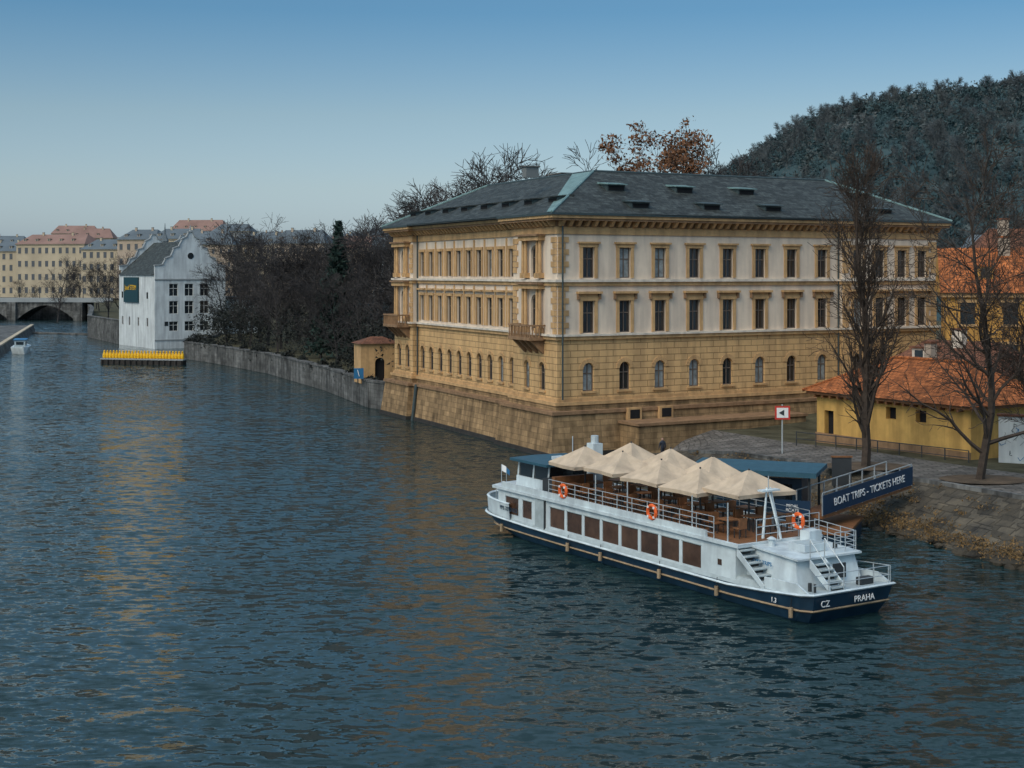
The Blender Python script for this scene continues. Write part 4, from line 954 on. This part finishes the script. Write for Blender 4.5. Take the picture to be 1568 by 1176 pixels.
for (cx, cy, rr_) in ((21.3, 85.7, 2.0), (26.6, 80.2, 1.9)):
    bed.poly([(cx+rr_*math.cos(a*.3142)*1.3, cy+rr_*math.sin(a*.3142), 2.37+0) for a in range(20)], 'earth')
bed.build()
g = Group('quay_railing')
for k in range(9):
    x = 19.6+k*1.05; y = 98-k*1.35
    g['posts'].cyl((x, y, 2.0), (x, y, 3.1), .04, 'steel_dark', n=6)
g['rail'].cyl((19.6, 98, 3.05), (28, 87.2, 3.1), .03, 'steel_dark', n=6); g['rail'].cyl((19.6, 98, 2.6), (28, 87.2, 2.65), .025, 'steel_dark', n=6); g.done()
cc = []; rr = []
for i in range(170):
    t = R.random(); k = R.choice([3, 4, 5, 5, 6]); a = S_[k]; b = S_[k+1]
    cc.append((a[0]*(1-t)+b[0]*t+R.uniform(.2, 1.8), a[1]*(1-t)+b[1]*t+R.uniform(0, .8), .35+R.uniform(0, .3))); s = R.uniform(.3, .7); rr.append((s, s, s))
for i in range(120):
    t = R.random(); k = R.choice([1, 2, 3, 4, 5, 6]); w_ = R.random()
    p = [(S_[k][m]*(1-t)+S_[k+1][m]*t)*(1-w_)+(T_[k][m]*(1-t)+T_[k+1][m]*t)*w_ for m in range(3)]
    s = R.uniform(.15, .4); cc.append((p[0], p[1], p[2]+.05)); rr.append((s*1.6, s*1.6, s*.5))
cloud_mesh('shore_grass', cc, rr, 40, .08, 'reed', shell=.1)
rk = MB('shore_rocks')
for i in range(160):
    k = R.choice([0, 1, 2, 3, 4, 5, 5, 6, 6]); t = R.random(); a = S_[k]; b = S_[k+1]
    c = Vector((a[0]*(1-t)+b[0]*t+R.uniform(.2, 1.0), a[1]*(1-t)+b[1]*t, R.uniform(-.1, .2))); s = R.uniform(.15, .45)
    ring = [[c+Vector((math.cos(j*1.047)*s*kk*R.uniform(.8, 1.2), math.sin(j*1.047)*s*kk*R.uniform(.8, 1.2), hh*s)) for j in range(6)] for kk, hh in ((1, -.3), (1.05, .2), (.5, .6))]
    rk.loft(ring, 'bank_stone')
rk.build(uv=False)

def person(name, loc, rot, top, pants):
    J = [(0, 0, .95), (0, 0, 1.2), (0, 0, 1.42), (0, 0, 1.52), (0, .01, 1.6), (0, 0, 1.74),
         (.09, 0, .9), (.11, .08, .5), (.11, -.02, .08), (.11, .12, .03), (-.09, 0, .9), (-.11, -.06, .5), (-.11, -.2, .1), (-.11, -.06, .04),
         (.19, 0, 1.4), (.25, -.04, 1.14), (.26, .06, .9), (-.19, 0, 1.4), (-.25, .04, 1.14), (-.25, .12, .9)]
    Eg = [(0, 1), (1, 2), (2, 3), (3, 4), (4, 5), (0, 6), (6, 7), (7, 8), (8, 9), (0, 10), (10, 11), (11, 12), (12, 13), (2, 14), (14, 15), (15, 16), (2, 17), (17, 18), (18, 19)]
    rad = [.15, .14, .16, .06, .09, .08, .1, .07, .05, .04, .1, .07, .05, .04, .07, .05, .035, .07, .05, .035]
    me = bpy.data.meshes.new(name); me.from_pydata(J, Eg, [])
    ob = bpy.data.objects.new(name, me); scene.collection.objects.link(ob); ob.location = loc; ob.rotation_euler = (0, 0, rot)
    ob.modifiers.new('skin', 'SKIN')
    if me.skin_vertices:
        for i, v in enumerate(me.skin_vertices[0].data): v.radius = (rad[i], rad[i]*.8)
    ob.modifiers.new('sub', 'SUBSURF').levels = 2
    m = bpy.data.materials.new('clothing'); m.use_nodes = True; N = m.node_tree.nodes; L = m.node_tree.links
    tc = N.new('ShaderNodeTexCoord'); sp = N.new('ShaderNodeSeparateXYZ'); L.new(tc.outputs['Object'], sp.inputs[0])
    rp_ = N.new('ShaderNodeValToRGB'); rp_.color_ramp.interpolation = 'CONSTANT'; el = rp_.color_ramp.elements
    el[0].position = 0; el[0].color = (*pants, 1); el[1].position = .5; el[1].color = (*top, 1)
    e3 = el.new(.77); e3.color = (.45, .27, .2, 1); e4 = el.new(.85); e4.color = (.04, .03, .02, 1)
    mm = N.new('ShaderNodeMath'); mm.operation = 'DIVIDE'; mm.inputs[1].default_value = 2; L.new(sp.outputs[2], mm.inputs[0]); L.new(mm.outputs[0], rp_.inputs[0]); L.new(rp_.outputs[0], N['Principled BSDF'].inputs['Base Color'])
    me.materials.append(m)
person('pedestrian', (10.9, 103, .35), .5, (.03, .035, .05), (.02, .02, .03))

# ============================================================ LIGHT, SKY, CAMERA
w = bpy.data.worlds.new('World'); scene.world = w; w.use_nodes = True; N = w.node_tree.nodes; L = w.node_tree.links
sky = N.new('ShaderNodeTexSky'); sky.sky_type = 'NISHITA'; sky.sun_disc = False
sunv = Vector((-.42, -.58, .70)).normalized()
el = math.asin(sunv.z); az = math.atan2(sunv.x, sunv.y)
sky.sun_elevation = el; sky.sun_rotation = az
sky.air_density = 1.0; sky.dust_density = 1.2; sky.ozone_density = 2.0
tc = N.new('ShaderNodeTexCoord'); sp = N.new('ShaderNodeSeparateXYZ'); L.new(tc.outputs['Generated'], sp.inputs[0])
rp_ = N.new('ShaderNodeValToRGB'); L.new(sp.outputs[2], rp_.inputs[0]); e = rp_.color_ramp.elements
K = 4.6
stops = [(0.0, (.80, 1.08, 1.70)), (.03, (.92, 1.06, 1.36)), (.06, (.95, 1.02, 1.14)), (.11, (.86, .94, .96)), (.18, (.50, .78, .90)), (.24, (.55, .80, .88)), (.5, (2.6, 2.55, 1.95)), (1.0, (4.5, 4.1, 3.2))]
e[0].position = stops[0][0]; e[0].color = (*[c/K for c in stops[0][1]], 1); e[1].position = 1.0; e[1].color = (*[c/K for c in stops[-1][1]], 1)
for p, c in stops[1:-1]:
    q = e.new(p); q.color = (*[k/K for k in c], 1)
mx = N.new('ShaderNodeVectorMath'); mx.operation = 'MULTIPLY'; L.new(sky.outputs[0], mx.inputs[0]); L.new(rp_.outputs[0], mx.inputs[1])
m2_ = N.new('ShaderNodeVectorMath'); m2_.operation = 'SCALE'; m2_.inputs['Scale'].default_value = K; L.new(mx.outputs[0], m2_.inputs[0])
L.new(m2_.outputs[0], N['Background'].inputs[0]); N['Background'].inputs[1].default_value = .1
sl = bpy.data.lights.new('sun', 'SUN'); sl.energy = .9; sl.angle = math.radians(30); sl.color = (1, .93, .84)
so = bpy.data.objects.new('sun', sl); scene.collection.objects.link(so); so.rotation_euler = (-sunv).to_track_quat('-Z', 'Y').to_euler()
cam = bpy.data.cameras.new('camera'); co = bpy.data.objects.new('camera', cam); scene.collection.objects.link(co)
co.location = (0, 0, 14); co.rotation_euler = (math.radians(90), 0, 0)
cam.lens = 50; cam.sensor_width = 36; cam.shift_y = -.1084; cam.clip_end = 12000; cam.clip_start = .5
scene.camera = co
scene.view_settings.view_transform = 'Standard'; scene.view_settings.look = 'None'; scene.view_settings.exposure = 0
